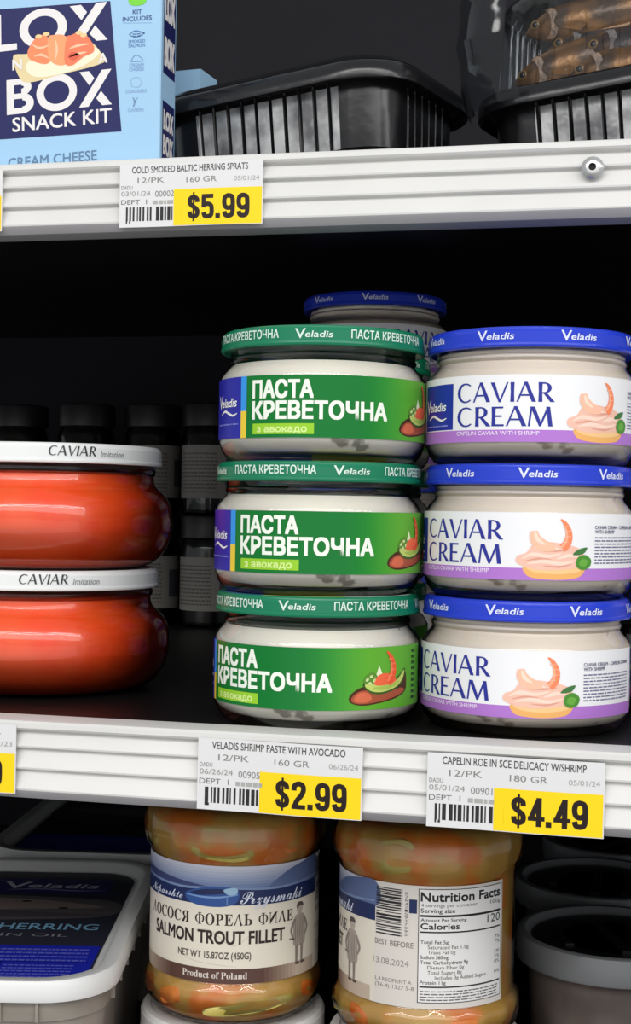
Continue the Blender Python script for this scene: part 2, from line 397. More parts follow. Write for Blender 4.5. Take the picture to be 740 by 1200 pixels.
# ------------------------------------------------------------------ jars of spread
RJ = 42.3
JAR = [(.01, 1.2), (30, 1.0), (33, 0), (36.2, 0), (38.6, 1.2), (40.8, 4.0), (41.8, 7.0), (42.0, 9), (42.0, 32.2), (41.6, 34.0), (40.0, 36.4), (38.2, 38.2), (37.6, 39.6), (38.2, 40.4), (38.2, 41.4), (37.5, 42.2), (37.9, 43.4), (37.9, 50), (36.2, 50.2)]
FILL = [(.01, 3.6), (34, 3.4), (37.2, 3.9), (39.6, 5.2), (41.0, 7.0), (41.4, 8.0), (41.6, 9), (41.6, 32), (41.2, 33.8), (39.6, 36.1), (37.8, 37.9), (37.2, 38.8), (30, 39.4), (.01, 39.5)]
FILLB = FILL[:-3] + [(37.3, 39.4), (37.9, 40.6), (37.2, 42.2), (37.5, 43.4), (36, 44.4), (.01, 44.6)]
def lid_mesh(R, h, col, art=None, topcol=None, seg=96):
    """pressed tin lid: curled lower edge, skirt, stepped shoulder, recessed top"""
    prof = [(R - 3.0, .6), (R - 1.4, 0), (R - .3, .2), (R, .9), (R - .1, 1.7), (R - .35, 2.0), (R - .35, h - 2.2), (R - .9, h - 1.5), (R - 1.1, h - .7), (R - 1.9, h - .1), (R - 3.2, h), (R - 4.6, h - .1), (R - 5.4, h - .9), (.01, h - .9)]
    m = MB()
    def cf(i, j):
        a = (j / seg * 360 + 180) % 360 - 180
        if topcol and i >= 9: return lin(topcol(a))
        return lin(col)
    m.lathe(prof, seg, 0, lin(col), colf=cf)
    if art: art.emit(m, around(R - .35 + .1, 0), 0, step=2.2)
    return m
def mb_lathe(prof, name, ms, parent, seg=96, mod=None, smooth=40):
    m = MB(); m.lathe(prof, seg, mod=mod); return m.build(name, ms, parent, smooth)

WHITE = (240, 241, 240)
# green tin lid: product name and maker's name alternate round the skirt
ga = Sheet(); GW = (214, 236, 222)
circ = 2 * pi * 41.5
for k in range(4):
    u0 = (k - 2) * circ / 4
    ga.wordmark(u0 - 7.4, 2.9, 3.0, GW, 14.8)
    ga.text('ПАСТА КРЕВЕТОЧНА', u0 + 14.4, 2.9, 3.1, GW, 36.6, bold=.016)
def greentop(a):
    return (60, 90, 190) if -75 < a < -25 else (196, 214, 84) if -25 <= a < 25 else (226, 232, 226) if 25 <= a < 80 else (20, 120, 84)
# blue tin lid
ba = Sheet()
for k in range(8):
    ba.wordmark((k - 4) * circ / 8 - 7.5, 2.9, 3.1, (222, 228, 250), 15.0)

def shrimp(s, u, v, k, layer=6, tone=((244, 126, 86), (250, 158, 122), (252, 188, 158))):
    """one curled prawn tail standing up"""
    P = lambda L: [(u + a * k, v + b * k) for a, b in L]
    s.taper(P([(-.6, 0), (.9, 1.4), (1.7, 3.6), (1.5, 6.0), (.3, 8.3), (-1.2, 9.6)]), [2.9 * k, 2.9 * k, 2.5 * k, 2.0 * k, 1.3 * k, .4 * k], tone[0], layer)
    s.taper(P([(-.9, .4), (.3, 1.7), (1.0, 3.6), (.8, 5.8), (-.2, 7.8)]), [.9 * k, .9 * k, .7 * k, .5 * k, .2 * k], tone[1], layer + 1)
    for q in ((1.2, 1.8), (2.1, 3.6), (2.0, 5.4), (1.2, 7.0)):
        s.stroke(P([(q[0] - 1.9, q[1] + .1), (q[0] + .3, q[1] + .35)]), .18 * k, tone[2], layer + 2)

# label of the avocado shrimp paste -------------------------------------------------
gl = Sheet()
LH = 24.0
gl.rect(-74, 0, -37.5, LH, (36, 38, 160), 0)
gl.rect(-37.5, 10.5, -34.2, LH, (54, 150, 232), 1); gl.rect(-37.5, 0, -34.2, 10.5, (238, 206, 60), 1)
NS = 64
for i in range(NS):                                       # printed blend from deep to leaf green
    a = -34.2 + i * (68 + 34.2) / NS; b = -34.2 + (i + 1) * (68 + 34.2) / NS
    f = max(0, min(1, (a - 8) / 34)); f = f * f * (3 - 2 * f)
    gl.rect(a, 0, b, LH, tuple(g0 + (g1 - g0) * f for g0, g1 in zip((4, 116, 44), (94, 170, 46))), 0)
gl.rect(68, 0, 74, LH, (94, 170, 46), 0)
gl.wordmark(-57.5, 12.4, 4.2, WHITE, 17.5, 4)
gl.taper([(-54, 9.6), (-50, 10.9), (-46.5, 10.0), (-43, 9.0), (-39.8, 9.8)], [.3, .9, 1.0, .8, .3], WHITE, 4)
gl.lines(-58, 5.3, -39, 6.6, 1, (120, 128, 210), 4, h=.45)
TW = (238, 246, 232)
gl.text('ПАСТА', -30.6, 15.4, 6.2, TW, 25.4, bold=.034)
gl.text('КРЕВЕТОЧНА', -30.6, 7.3, 6.2, TW, 55.5, bold=.034)
gl.rect(-30.6, 1.3, -4.6, 5.4, (150, 204, 46), 2)
gl.text('з авокадо', -28.4, 2.1, 2.5, (214, 238, 150), 21, bold=.03, layer=3)
# open sandwich: rye bread, avocado slices, prawn, herbs
gl.blob([(32.5, 3.0), (32.2, 5.6), (36, 8.4), (41, 9.2), (49, 8.6), (57, 10.0), (60, 13.6), (61, 10.5), (60.5, 6.4), (56, 4.2), (48, 2.7), (38, 1.7)], (74, 40, 22), 2)
gl.blob([(33.2, 3.2), (33.4, 5.4), (37, 7.4), (43, 7.2), (50, 6.6), (57, 7.6), (59.4, 6.4), (55.6, 4.8), (48, 3.3), (38, 2.3)], (166, 82, 54), 3)
gl.blob([(34, 3.8), (36, 6.6), (40, 6.4), (41.5, 4.0), (38, 2.8)], (212, 108, 74), 4)
gl.blob([(37.5, 9.6), (40, 11.4), (47, 11.0), (54, 11.6), (59.6, 15.2), (59.0, 11.0), (54.5, 7.6), (47, 5.8), (41, 6.4)], (58, 92, 30), 4)
gl.blob([(38.4, 9.4), (41, 10.8), (47, 10.3), (54, 10.8), (59, 14.4), (58, 11.0), (54, 8.2), (47, 6.6), (41.4, 7.1)], (196, 210, 110), 5)
gl.blob([(42, 8.4), (47, 7.3), (53, 8.6), (56, 10.6), (50, 9.2)], (166, 194, 84), 6)
gl.blob([(37.8, 10.4), (39, 13.2), (42, 14.4), (44.4, 12.2), (43, 10.0)], (92, 140, 52), 6)
for q in ((39.4, 11.6), (41.2, 12.8), (42.6, 11.2), (40.6, 10.2)): gl.ell(*q, .8, .55, (206, 222, 150), 7, random.uniform(0, 90))
gl.poly([(43.0, 12.2), (44.8, 17.0), (47.0, 12.4)], (232, 238, 196), 6)
gl.blob([(42.8, 9.6), (43.6, 12.4), (47, 13.8), (52, 13.0), (53.6, 10.4), (48, 9.2)], (240, 104, 66), 7)
shrimp(gl, 50.0, 10.2, 1.25, 8, ((236, 88, 50), (246, 128, 88), (250, 150, 110)))
for i in range(9): gl.rect(65.2, 2.4 + i * 2.3, 68.2, 3.6 + i * 2.3, (24, 66, 30), 2)

# label of the caviar cream -------------------------------------------------------
bl = Sheet(); BH = 25.5; NAVY = (44, 52, 148)
bl.rect(-74, 0, 76, BH, (238, 238, 240), 0)
bl.rect(-56, 5.0, -33.0, 22.8, (34, 52, 160), 1)
bl.rect(-74, 0, 76, 4.6, (178, 120, 206), 1)
bl.wordmark(-54.5, 12.4, 4.2, WHITE, 17.5, 4)
bl.taper([(-51, 9.4), (-47, 10.7), (-43.5, 9.8), (-40, 8.8), (-36.8, 9.6)], [.3, .9, 1.0, .8, .3], WHITE, 4)
bl.lines(-54, 6.4, -36, 7.6, 1, (130, 140, 220), 4, h=.45)
bl.roman('CAVIAR', -30.7, 15.1, 7.4, NAVY, 39.0)
bl.roman('CREAM', -30.7, 5.9, 7.4, NAVY, 39.0)
bl.text('CAPELIN CAVIAR WITH SHRIMP', -30.7, 2.6, 1.5, (240, 226, 248), 34, bold=.01)
# tartlet with whipped pink cream, two prawns, leaves
bl.blob([(16.5, 5.0), (18.2, 1.6), (24, .5), (32, .4), (38.5, 1.6), (40.6, 5.2), (34, 4.2), (23, 4.0)], (238, 178, 104), 2)
bl.blob([(17.6, 4.8), (24, 4.4), (33, 4.5), (40, 5.4), (38, 3.4), (30, 2.4), (21, 3.0)], (246, 200, 140), 3)
bl.blob([(14.4, 6.2), (14.2, 9.0), (17.6, 10.4), (20, 13.4), (25, 14.6), (32, 13.8), (38, 12.2), (40.2, 9.4), (39.4, 5.6), (32, 4.2), (22, 4.0)], (240, 192, 172), 4)
for P_ in ([(16, 8.2), (20, 9.8), (26, 9.2), (31, 10.4)], [(18, 6.2), (24, 7.2), (31, 6.4), (37, 7.8)], [(21, 12.2), (26, 12.6), (30, 11.8)], [(29, 8.2), (34, 9.6), (38, 9.0)]):
    bl.taper(P_, [.3, 1.5, 1.2, .3], (250, 216, 200), 5)
for P_ in ([(17, 7.2), (22, 8.2), (27, 8.0)], [(24, 5.6), (30, 5.2), (35, 6.2)], [(24, 11.0), (29, 11.2), (34, 11.6)]):
    bl.taper(P_, [.2, .8, .2], (222, 160, 140), 5)
bl.taper([(20.4, 18.6), (21.0, 15.6), (24, 13.2), (28.5, 12.4)], [2.6, 4.4, 4.4, 2.2], (248, 192, 164), 6)
bl.taper([(20.8, 18.0), (21.8, 15.4), (24.5, 13.6)], [1.0, 1.6, .6], (252, 218, 198), 7)
shrimp(bl, 31.8, 12.2, 1.14, 6, ((246, 138, 96), (252, 176, 140), (252, 196, 168)))
bl.blob([(35.4, 9.8), (37.6, 11.8), (41.4, 12.6), (39.6, 10.2)], (66, 118, 62), 8)
bl.blob([(36.8, 5.8), (37.4, 8.8), (40.6, 9.8), (43.2, 7.8), (42.2, 5.0), (39, 4.2)], (76, 142, 50), 9)
bl.blob([(38, 6.0), (39, 8.2), (41.6, 7.6), (40.6, 5.4)], (104, 168, 66), 10)
bl.text('CAVIAR CREAM - CAPELIN CAVIAR', 45, 19.6, 1.3, (70, 70, 110), 27, bold=.012)
bl.text('WITH SHRIMP', 45, 17.9, 1.3, (70, 70, 110), 10.5, bold=.012)
bl.lines(45, 6.4, 72, 17.3, 9, (118, 116, 146), 3, h=.42)

def spread_jar(name, label, cat, group, lidcol, lidart, topcol, art, Lz, Lh, fill):
    t = thing(name, label, cat, group)
    mb_lathe(JAR, 'glass_body', [M['glass']], t)
    mb_lathe(FILLB if fill is M['pcream'] else FILL, 'filling', [fill], t)
    m = MB(); art.emit(m, around(RJ, Lz), 0, step=1.6); m.build('label', [M['gloss']], t, 30)
    l = lid_mesh(41.8, 8.0, lidcol, lidart, topcol).build('lid', [M['lid']], t, 30); l.location = (0, 0, .0440)
    return t
JH = 52.1
green = spread_jar('shrimp_paste_jar', '', 'jar', 'green lidded shrimp paste jars', (16, 122, 86), ga, greentop, gl, 8.6, LH, M['cream'])
blue = spread_jar('caviar_cream_jar', '', 'jar', 'blue lidded caviar cream jars', (36, 62, 200), ba, None, bl, 8.0, BH, M['pcream'])
def put_jar(src, first, x, y, k, rot, lidrot, label):
    o = src if first else copy_tree(src)
    place(o, x, y, DECK + .1 + k * JH, rot); child(o, 'lid').rotation_euler = (0, 0, rad(lidrot - rot)); o['label'] = label
    return o
GX, GY, BX, BY = -131.8, 573.0, -47.6, 586.0
put_jar(green, True, GX + .6, GY, 2, 15, 8, 'shrimp paste jar with green lid, topmost of the front green stack')
put_jar(green, False, GX - .3, GY, 1, 9.5, 31, 'shrimp paste jar with green lid, middle of the front green stack')
put_jar(green, False, GX - .2, GY + 1, 0, -13, 2, 'shrimp paste jar with green lid, bottom of the stack above the $2.99 tag')
put_jar(blue, True, BX, BY, 2, 5, -14.4, 'caviar cream jar with blue lid, topmost of the front blue stack')
put_jar(blue, False, BX, BY, 1, -20, 9.4, 'caviar cream jar with blue lid, in the middle of the front blue stack')
put_jar(blue, False, BX - .3, BY, 0, -25, -6.6, 'caviar cream jar with blue lid, bottom of the blue stack above the $4.49 tag')

# ------------------------------------------------------------------ red caviar jars
RJAR = [(.01, 1.5), (36, 1.2), (39, 0), (45, 0), (50, 1.6), (54.5, 5.0), (58, 10.5), (59.8, 17), (60, 21), (59.6, 26), (58.6, 30), (56.6, 33.6), (53.6, 36.4), (51.6, 38.4), (50.8, 40.4), (50.6, 43), (51.6, 44.2), (51.6, 46), (50.4, 47.2), (50.8, 54.4), (48.4, 54.6)]
RFILL = [(.01, 2.0), (39, 1.6), (45, .7), (49.6, 2.2), (54.0, 5.4), (57.5, 10.8), (59.3, 17), (59.5, 21), (59.1, 25.9), (58.1, 29.8), (56.1, 33.3), (53.1, 36.1), (51.1, 38.2), (50.2, 40.4), (50.0, 43), (46, 44), (.01, 44.4)]
ra = Sheet()
ra.roman('CAVIAR', -19.0, 3.2, 4.3, (62, 62, 66), 21.5, shear=.16)
ra.text('Imitation', 5.0, 3.1, 2.6, (128, 128, 132), 12.2, shear=.2, bold=-.004)
red = thing('caviar_jar', 'round glass jar of red caviar with white lid, stacked on top of the other', 'jar', 'red caviar jars')
mb_lathe(RJAR, 'glass_body', [M['glass_wavy']], red)
mb_lathe(RFILL, 'filling', [M['roe']], red)
l = lid_mesh(54.6, 9.0, (236, 238, 236), ra, seg=110).build('lid', [M['lid']], red, 30); l.location = (0, 0, .0475)
red2 = copy_tree(red)
red2['label'] = 'round glass jar of red caviar with white lid, standing on the shelf under its twin'
RX, RY, RH = -279.6, 634.0, 56.6
place(red, RX + .6, RY, DECK + .1 + RH); child(red, 'lid').rotation_euler = (0, 0, rad(44))
place(red2, RX, RY, DECK + .1); child(red2, 'lid').rotation_euler = (0, 0, rad(32))

# ------------------------------------------------------------------ jars standing behind in the dark
LV = ('bottom', 'second from below', 'third from below', 'topmost')
for k in range(4):
    j = put_jar(blue, False, -158.5, 826.0, k, (40, 20, -10, 64)[k], (30, 5, -20, 11)[k], 'shaded blue lidded jar far behind the green stack, %s of its four' % LV[k])
    j['group'] = 'caviar cream jars at the back'
for k in range(3):
    j = put_jar(green, False, -142.5, 664.0, k, 30, 60, 'green lidded jar just behind the front green stack, %s of three' % ('lowest', 'middle', 'uppermost')[k])
    j['group'] = 'shrimp paste jars of the second row'
    j = put_jar(blue, False, 33.0, 650.0, k, 20, 30, 'blue lidded jar at right edge behind the blue stack, %s of three' % ('lowest', 'middle', 'uppermost')[k])
    j['group'] = 'caviar cream jars of the second row'
# slim dark jars at the back wall
sl = Sheet()
sl.rect(-36, 0, 40, 38, (150, 146, 140), 0)
sl.rect(8, 8, 30, 28, (84, 84, 92), 1); sl.lines(-30, 4, 2, 34, 11, (104, 100, 96), 1, h=.4)
slim = thing('sauce_jar', '', 'jar', 'slim dark jars at the back wall')
mb_lathe([(.01, .8), (16, .8), (18, 0), (20.4, 1.5), (21, 4), (21, 56), (20, 60), (18.6, 63), (18.6, 74), (17, 74.2)], 'glass_body', [M['glass_dim']], slim, 48)
mb_lathe([(.01, 2), (18, 2), (20, 4), (20.2, 56), (18.8, 60), (17.6, 63), (.01, 64)], 'filling', [M['dkglass']], slim, 48)
m = MB(); sl.emit(m, around(21.1, 12), 0, step=3); m.build('label', [M['print']], slim, 30)
m = MB()
m.lathe([(20.6, 0), (21.2, .6), (21.2, 15), (20.6, 16.2), (19.4, 16.6), (.01, 16.6)], 72, mod=lambda a, z: 1 + (.008 * (1 if int(a / (2 * pi) * 72) % 2 else -1) if 1 < z < 14 else 0))
l = m.build('lid', [M['dklid']], slim, 40); l.location = (0, 0, .0632)
first = True
wh = ('fourth from the green stack', 'third from the green stack', 'second from the green stack', 'nearest the green stack')
for i, X in enumerate((-464, -407, -357, -309)):
    for k in range(2):
        o = slim if first else copy_tree(slim); first = False
        place(o, X, (1004, 996, 1002, 992)[i], DECK + .1 + k * 80.0, (10, 24, 36, 16)[i] + 9 * k)
        o['label'] = 'slim dark jar by the back wall, %s of pile %s' % (('lower', 'upper')[k], wh[i])

# ------------------------------------------------------------------ price tags in the rails
def price_tag(label, title, pack, gram, date, d2, num, price, W=63.6, H=27.0, tear=0):
    rng = random.Random(sum(map(ord, title)))
    INK, GRY = (70, 68, 66), (132, 130, 128)
    s = Sheet()
    s.rect(0, 0, W, H, (222, 222, 222), 0)
    s.text(title, 5.5, H - 3.9, 2.7, INK, W - 12, bold=.006)
    s.text(pack, 8, H - 8.2, 2.3, GRY, 12); s.text(gram, 30, H - 8.6, 2.3, GRY, 13.5); s.text(date, 51, H - 8.6, 1.9, (165, 163, 160), 11)
    s.text('DADU', .8, H - 10.8, 1.6, GRY, 5); s.text(d2, .8, H - 13.6, 2.0, (150, 148, 146), 13); s.text(num, 16, H - 14.2, 2.5, GRY, 12)
    s.text('DEPT  1', .8, H - 17.2, 2.0, (110, 108, 106), 11.5); s.lines(15, H - 17.4, 27, H - 15.4, 1, (170, 168, 165), rng=rng, h=.8)
    s.bars(3.0, 2.6, 15.5, 8.6, 15, (44, 42, 42), rng=rng); s.bars(16.5, 2.6, 28, 8.6, 14, (44, 42, 42), rng=rng)
    s.bars(3.0, 1.6, 5, 2.6, 2, (44, 42, 42), rng=rng)
    m = MB()
    wav = lambda u: .35 * sin(u / W * pi * 2.2)
    fn = lambda u, v, l: (u, -.03 * l + wav(u), v)
    s.emit(m, fn, 0, step=4); m.box(0, W, .42, .5, .4, H - .4, 0, lin((222, 222, 222)))
    o = m.build('price_tag', [M['print']], None, 30); tag(o, label, 'price tag', 'shelf price tags')
    p = Sheet()
    p.rect(24.4, .3, W - .4, 15.6, (250, 214, 20), 3)
    p.price(price, 30.6, 2.7, 10.4, (34, 22, 20), 27.4, 5)
    m = MB(); p.emit(m, fn, 0, step=4); m.build('price_sticker', [M['print']], o, 30)
    return o
place(price_tag('yellow and white price tag reading $5.99, in the upper white rail', 'COLD SMOKED BALTIC HERRING SPRATS', '12/PK', '160 GR', '05/01/24', '03/01/24', '0000280', '$5.99'), -223.4, 579.3, UDECK - 28.6)
place(price_tag('yellow and white price tag reading $2.99, under the green jars', 'VELADIS SHRIMP PASTE WITH AVOCADO', '12/PK', '160 GR', '06/26/24', '06/26/24', '0090582', '$2.99'), -165.2, 519.3, DECK - 28.6, ry=.5)
place(price_tag('yellow and white price tag reading $4.49, under the blue jars', 'CAPELIN ROE IN SCE DELICACY W/SHRIMP', '12/PK', '180 GR', '05/01/24', '05/01/24', '0090127', '$4.49'), -77.4, 519.3, DECK - 29.4, ry=.4)
place(price_tag('cut-off yellow price tag in the middle rail under the red caviar', 'IMITATION RED CAVIAR', '12/PK', '500 GR', '11/2/23', '05/01/24', '0090031', '$7.99'), -303.2, 519.3, DECK - 27.6)
place(price_tag('sliver of a price tag in the upper rail below the blue box', 'LOX SNACK KIT', '12/PK', '140 GR', '11/02/23', '05/01/24', '0090044', '$8.99'), -341.6, 579.3, UDECK - 28.6)

# ------------------------------------------------------------------ salmon trout jars
facet = lambda a, z: 1 + (.018 * (1 - abs(sin(9 * a))) - .012 if (5 < z < 18 or 71 < z < 89) else 0)
SJ = [(.01, 2), (26, 1.5), (30, 0), (33, .4), (36.4, 2.6), (39.2, 7), (40.4, 12), (40.2, 15), (39.2, 17.4), (38.0, 18.6), (37.6, 19.4), (37.6, 69.6), (38.0, 71), (39.6, 73.4), (40.8, 78), (40.8, 84), (39.8, 88), (37.2, 92.6), (35.2, 95), (35.2, 110), (33, 110.4)]
SF = [(.01, 2.4), (29, 2.0), (32.4, 1.6), (35.4, 3.4), (38.2, 7.4), (39.6, 12), (39.5, 15), (38.4, 17.2), (37.2, 18.8), (37.0, 22), (37.0, 68), (37.4, 71), (39.0, 74), (40.2, 79), (40.0, 84), (38.6, 88), (34, 91), (.01, 91.4)]
CRM, BRN, NVY2 = (228, 220, 204), (74, 48, 42), (30, 44, 88)
sp = Sheet(); SH = 49.7
CY = 2 * pi * 37.7
sp.rect(-76, 0, 88, SH, CRM, 0)
sp.rect(-76, 0, 44, 6.2, (196, 178, 160), 1); sp.rect(-28, 0, 12, 6.2, (92, 66, 58), 2)
for i in range(10):                                        # printed fade of the brown foot band
    f = i / 9; c = tuple(a + (b - a) * f for a, b in zip((92, 66, 58), (196, 178, 160)))
    sp.rect(12 + i * 2.0, 0, 12 + (i + 1) * 2.0, 6.2, c, 2); sp.rect(-28 - (i + 1) * 2.0, 0, -28 - i * 2.0, 6.2, c, 2)
# sky, sea and hull
for i in range(8):
    f = i / 7; sp.rect(-76, 39.7 + i * 1.25, 46.3, 39.7 + (i + 1) * 1.25, tuple(a + (b - a) * f for a, b in zip((96, 116, 158), (206, 208, 220))), 1)
sp.blob([(16, 41), (22, 45), (30, 48), (46, 49.6), (46.2, 39), (16, 39)], (92, 108, 148), 2)
sp.blob([(-76, 45), (-56, 44.5), (-40, 43.6), (-24, 42.2), (-12, 41.0), (-4, 40.0), (-30, 38.8), (-76, 39)], (58, 68, 112), 2)
sp.rect(-76, 33.2, 46.3, 39.8, NVY2, 3)
sp.taper([(-76, 41), (-48, 40.4), (-23, 39.6), (-6, 40.6), (20, 39.8), (46, 41.4)], [.6, 1.0, 1.0, .8, 1.0, .6], (120, 140, 178), 4)
H = lambda L: [(a - 8, b + 1.6) for a, b in L]
sp.blob(H([(-13.5, 35.4), (-10, 37.2), (-2, 39.3), (8, 39.0), (10.5, 37.2), (9.6, 33.0), (4, 31.0), (-6, 30.9), (-12, 32.4)]), (48, 82, 146), 5)
sp.blob(H([(-11, 36.0), (-5, 37.9), (4, 38.4), (8, 37.2), (0, 36.0), (-7, 35.4)]), (30, 40, 82), 6)
sp.blob(H([(4, 38.2), (9.2, 39.0), (9.6, 36.6), (6, 36.0)]), (150, 184, 210), 7)
sp.taper(H([(-13, 35.2), (-6, 34.7), (2, 34.9), (10, 36.2)]), [.4, .8, .8, .5], (116, 150, 200), 7)
sp.rect(-2.8, 33.4, -2.2, 37, (96, 128, 184), 8)
SCR = (214, 220, 236)
sp.text('\U0001D4DD\U0001D4EE\U0001D4F9\U0001D4EA\U0001D4FB\U0001D4FC\U0001D4F4\U0001D4F2\U0001D4EE', -45.5, 34.4, 3.8, SCR, 22.5, shear=.12, layer=9)
sp.text('\U0001D4DF\U0001D4FB\U0001D503\U0001D502\U0001D4FC\U0001D4F6\U0001D4EA\U0001D4F4\U0001D4F2', 3.0, 33.9, 5.6, SCR, 30, shear=.12, layer=9)
# Cyrillic title from serif capitals
T = (('\u039b', 4.4), ('O', 4.9), ('C', 4.5), ('O', 4.9), ('C', 4.5), ('R~', 4.7), (' ', 2.6), ('\u03a6', 5.0), ('O', 4.9), ('P', 4.1), ('E', 4.3), ('\u039b', 4.6), ('P_', 4.2), (' ', 2.6), ('\u03a6', 5.0), ('N~', 4.9), ('\u039b', 4.6), ('E', 4.2))
u = -45.0; kk = 73.5 / sum(w for _, w in T)
for ch, w_ in T:
    if ch != ' ':
        g = ch[0]; g = chr(0x1D400 + ord(g) - 65) if ord(g) < 128 else chr({'\u039b': 0x1D6B2, '\u03a6': 0x1D6BD}[g])
        sp.text(g, u, 24.6, 4.9, (58, 42, 40), w_ * kk * .9, layer=3, flip='x' if '~' in ch else 'y' if '_' in ch else None)
    u += w_ * kk
sp.text('SALMON TROUT FILLET', -41.0, 16.8, 5.4, (52, 40, 38), 64.5, bold=.022)
sp.text('NET WT 15.87OZ (450G)', -25, 10.4, 2.8, (86, 74, 70), 33, bold=.014)
sp.text('\U0001D40F\U0001D42B\U0001D428\U0001D41D\U0001D42E\U0001D41C\U0001D42D \U0001D428\U0001D41F \U0001D40F\U0001D428\U0001D425\U0001D41A\U0001D427\U0001D41D', -22.5, 2.0, 2.8, (226, 216, 206), 29)
# pencil drawing: a standing fisherman in a cap with coat, arms and boots
def fisherman(s, u, v):
    g = (122, 112, 108); d = (86, 76, 74)
    s.blob([(u - 1.5, v + 22.6), (u - 1.8, v + 24.8), (u, v + 26.0), (u + 1.8, v + 24.8), (u + 1.5, v + 22.6), (u, v + 21.6)], (184, 170, 156), 3)
    s.blob([(u - 2.1, v + 24.6), (u - 1.4, v + 26.8), (u + 1.4, v + 26.8), (u + 2.3, v + 25.0), (u, v + 25.2)], d, 4)
    s.blob([(u - 3.4, v + 20.6), (u - 4.0, v + 13.4), (u - 3.4, v + 8.6), (u + 3.2, v + 8.6), (u + 4.0, v + 13.4), (u + 3.2, v + 20.6), (u, v + 22.0)], (168, 156, 146), 3)
    for a in (-2.6, -1.2, .4, 1.8): s.taper([(u + a, v + 20), (u + a - .3, v + 14), (u + a + .2, v + 9)], [.15, .45, .2], g, 4)
    s.taper([(u + 3.0, v + 20), (u + 5.2, v + 15.6), (u + 3.6, v + 12.2)], [1.4, 1.3, .8], (146, 134, 126), 4)
    s.taper([(u - 3.0, v + 20), (u - 5.2, v + 15.6), (u - 4.0, v + 11.6)], [1.4, 1.3, .8], (136, 124, 118), 4)
    for a in (-1.8, 1.6):
        s.taper([(u + a, v + 8.8), (u + a, v + 4), (u + a - .1, v + 1)], [1.9, 1.5, 1.3], (140, 128, 120), 3)
        s.ell(u + a + .5, v + .8, 1.5, .6, d, 4)
    s.taper([(u - 6.2, v + 12.0), (u - 3.2, v + 11.4)], [.4, .8], d, 4)
fisherman(sp, 32.5, 4.6)
# back of the label: barcode, dates, nutrition table
sp.rect(46.3, 0, 105, SH, (220, 214, 206), 1)
sp.bars(46.8, 28.5, 58.6, 47.6, 34, (40, 38, 42), 4, vert=False)
sp.rect(58.0, 28.5, 61.4, 47.6, (220, 214, 206), 4)
for i, c in enumerate('5907295124628'): sp.text(c, 59.6, 29 + i * 1.4, 1.0, (70, 66, 66), 1.2, layer=5)
sp.rect(61.0, 38.4, 64.6, 44, NVY2, 4)
sp.text('BEST BEFORE', 46.4, 24.2, 2.2, (120, 112, 104), 17, bold=.004)
sp.text('13.08.2024', 45.6, 16.4, 2.5, (150, 144, 140), 16)
sp.text('L.4 RECIPIENT A', 46.8, 9.4, 1.5, (130, 122, 116), 16); sp.text('(T6-4) 1327 5-8', 46.8, 7.0, 1.5, (130, 122, 116), 17)
N0, N1 = 65.2, 104.0; K = (34, 32, 34)
sp.rect(N0, 2.4, N1, 48.6, (232, 230, 228), 4)
for a in ((N0, 2.4, N0 + .3, 48.6), (N1 - .3, 2.4, N1, 48.6), (N0, 2.4, N1, 2.7), (N0, 48.3, N1, 48.6)): sp.rect(*a, K, 5)
sp.text('Nutrition Facts', N0 + 1.0, 43.6, 3.6, K, 36.6, bold=.026, layer=5)
sp.text('4 servings per container', N0 + 1, 41.3, 1.4, (90, 88, 88), 24, layer=5); sp.text('Serving size', N0 + 1, 39.0, 1.7, K, 14, bold=.014, layer=5); sp.text('100g', N1 - 1, 41.0, 1.5, K, 6, align='R', layer=5)
sp.rect(N0 + .8, 37.2, N1 - .8, 38.1, K, 5)
sp.text('Amount Per Serving', N0 + 1, 35.4, 1.3, K, 19, bold=.01, layer=5); sp.text('Calories', N0 + 1, 32.3, 2.4, K, 16, bold=.02, layer=5); sp.text('120', N1 - 1, 33.4, 3.4, K, 7.6, align='R', layer=5)
sp.rect(N0 + .8, 30.8, N1 - .8, 31.4, K, 5)
v = 26.4
for n_, x_, p_ in (('Total Fat 5g', 0, '7%'), ('Saturated Fat 1.5g', 3, '7%'), ('Trans Fat 0g', 3, ''), ('Sodium 560mg', 0, '24%'), ('Total Carbohydrate 9g', 0, '3%'), ('Dietary Fiber 0g', 3, '0%'), ('Total Sugars 8g', 3, ''), ('Includes 0g Added Sugars', 6, '0%'), ('Protein 11g', 0, '')):
    sp.text(n_, N0 + 1 + x_, v, 1.4, (74, 72, 72), min(24, len(n_) * .95), bold=.004 if x_ else .014, layer=5)
    if p_: sp.text(p_, N1 - 1, v, 1.4, K, 3.2, align='R', layer=5)
    v -= 2.05
sp.rect(N0 + .8, 8.6, N1 - .8, 9.2, K, 5)
sp.lines(N0 + 1, 3.4, N1 - 2, 8.0, 4, (96, 94, 94), 5, h=.4)
sp.taper([(-26, 12), (-18, 9), (-8, 8), (2, 7.2)], [.1, .3, .3, .1], (206, 196, 182), 2); sp.taper([(-20, 21), (-10, 22.4), (0, 16), (8, 21)], [.1, .4, .4, .1], (208, 198, 184), 2)

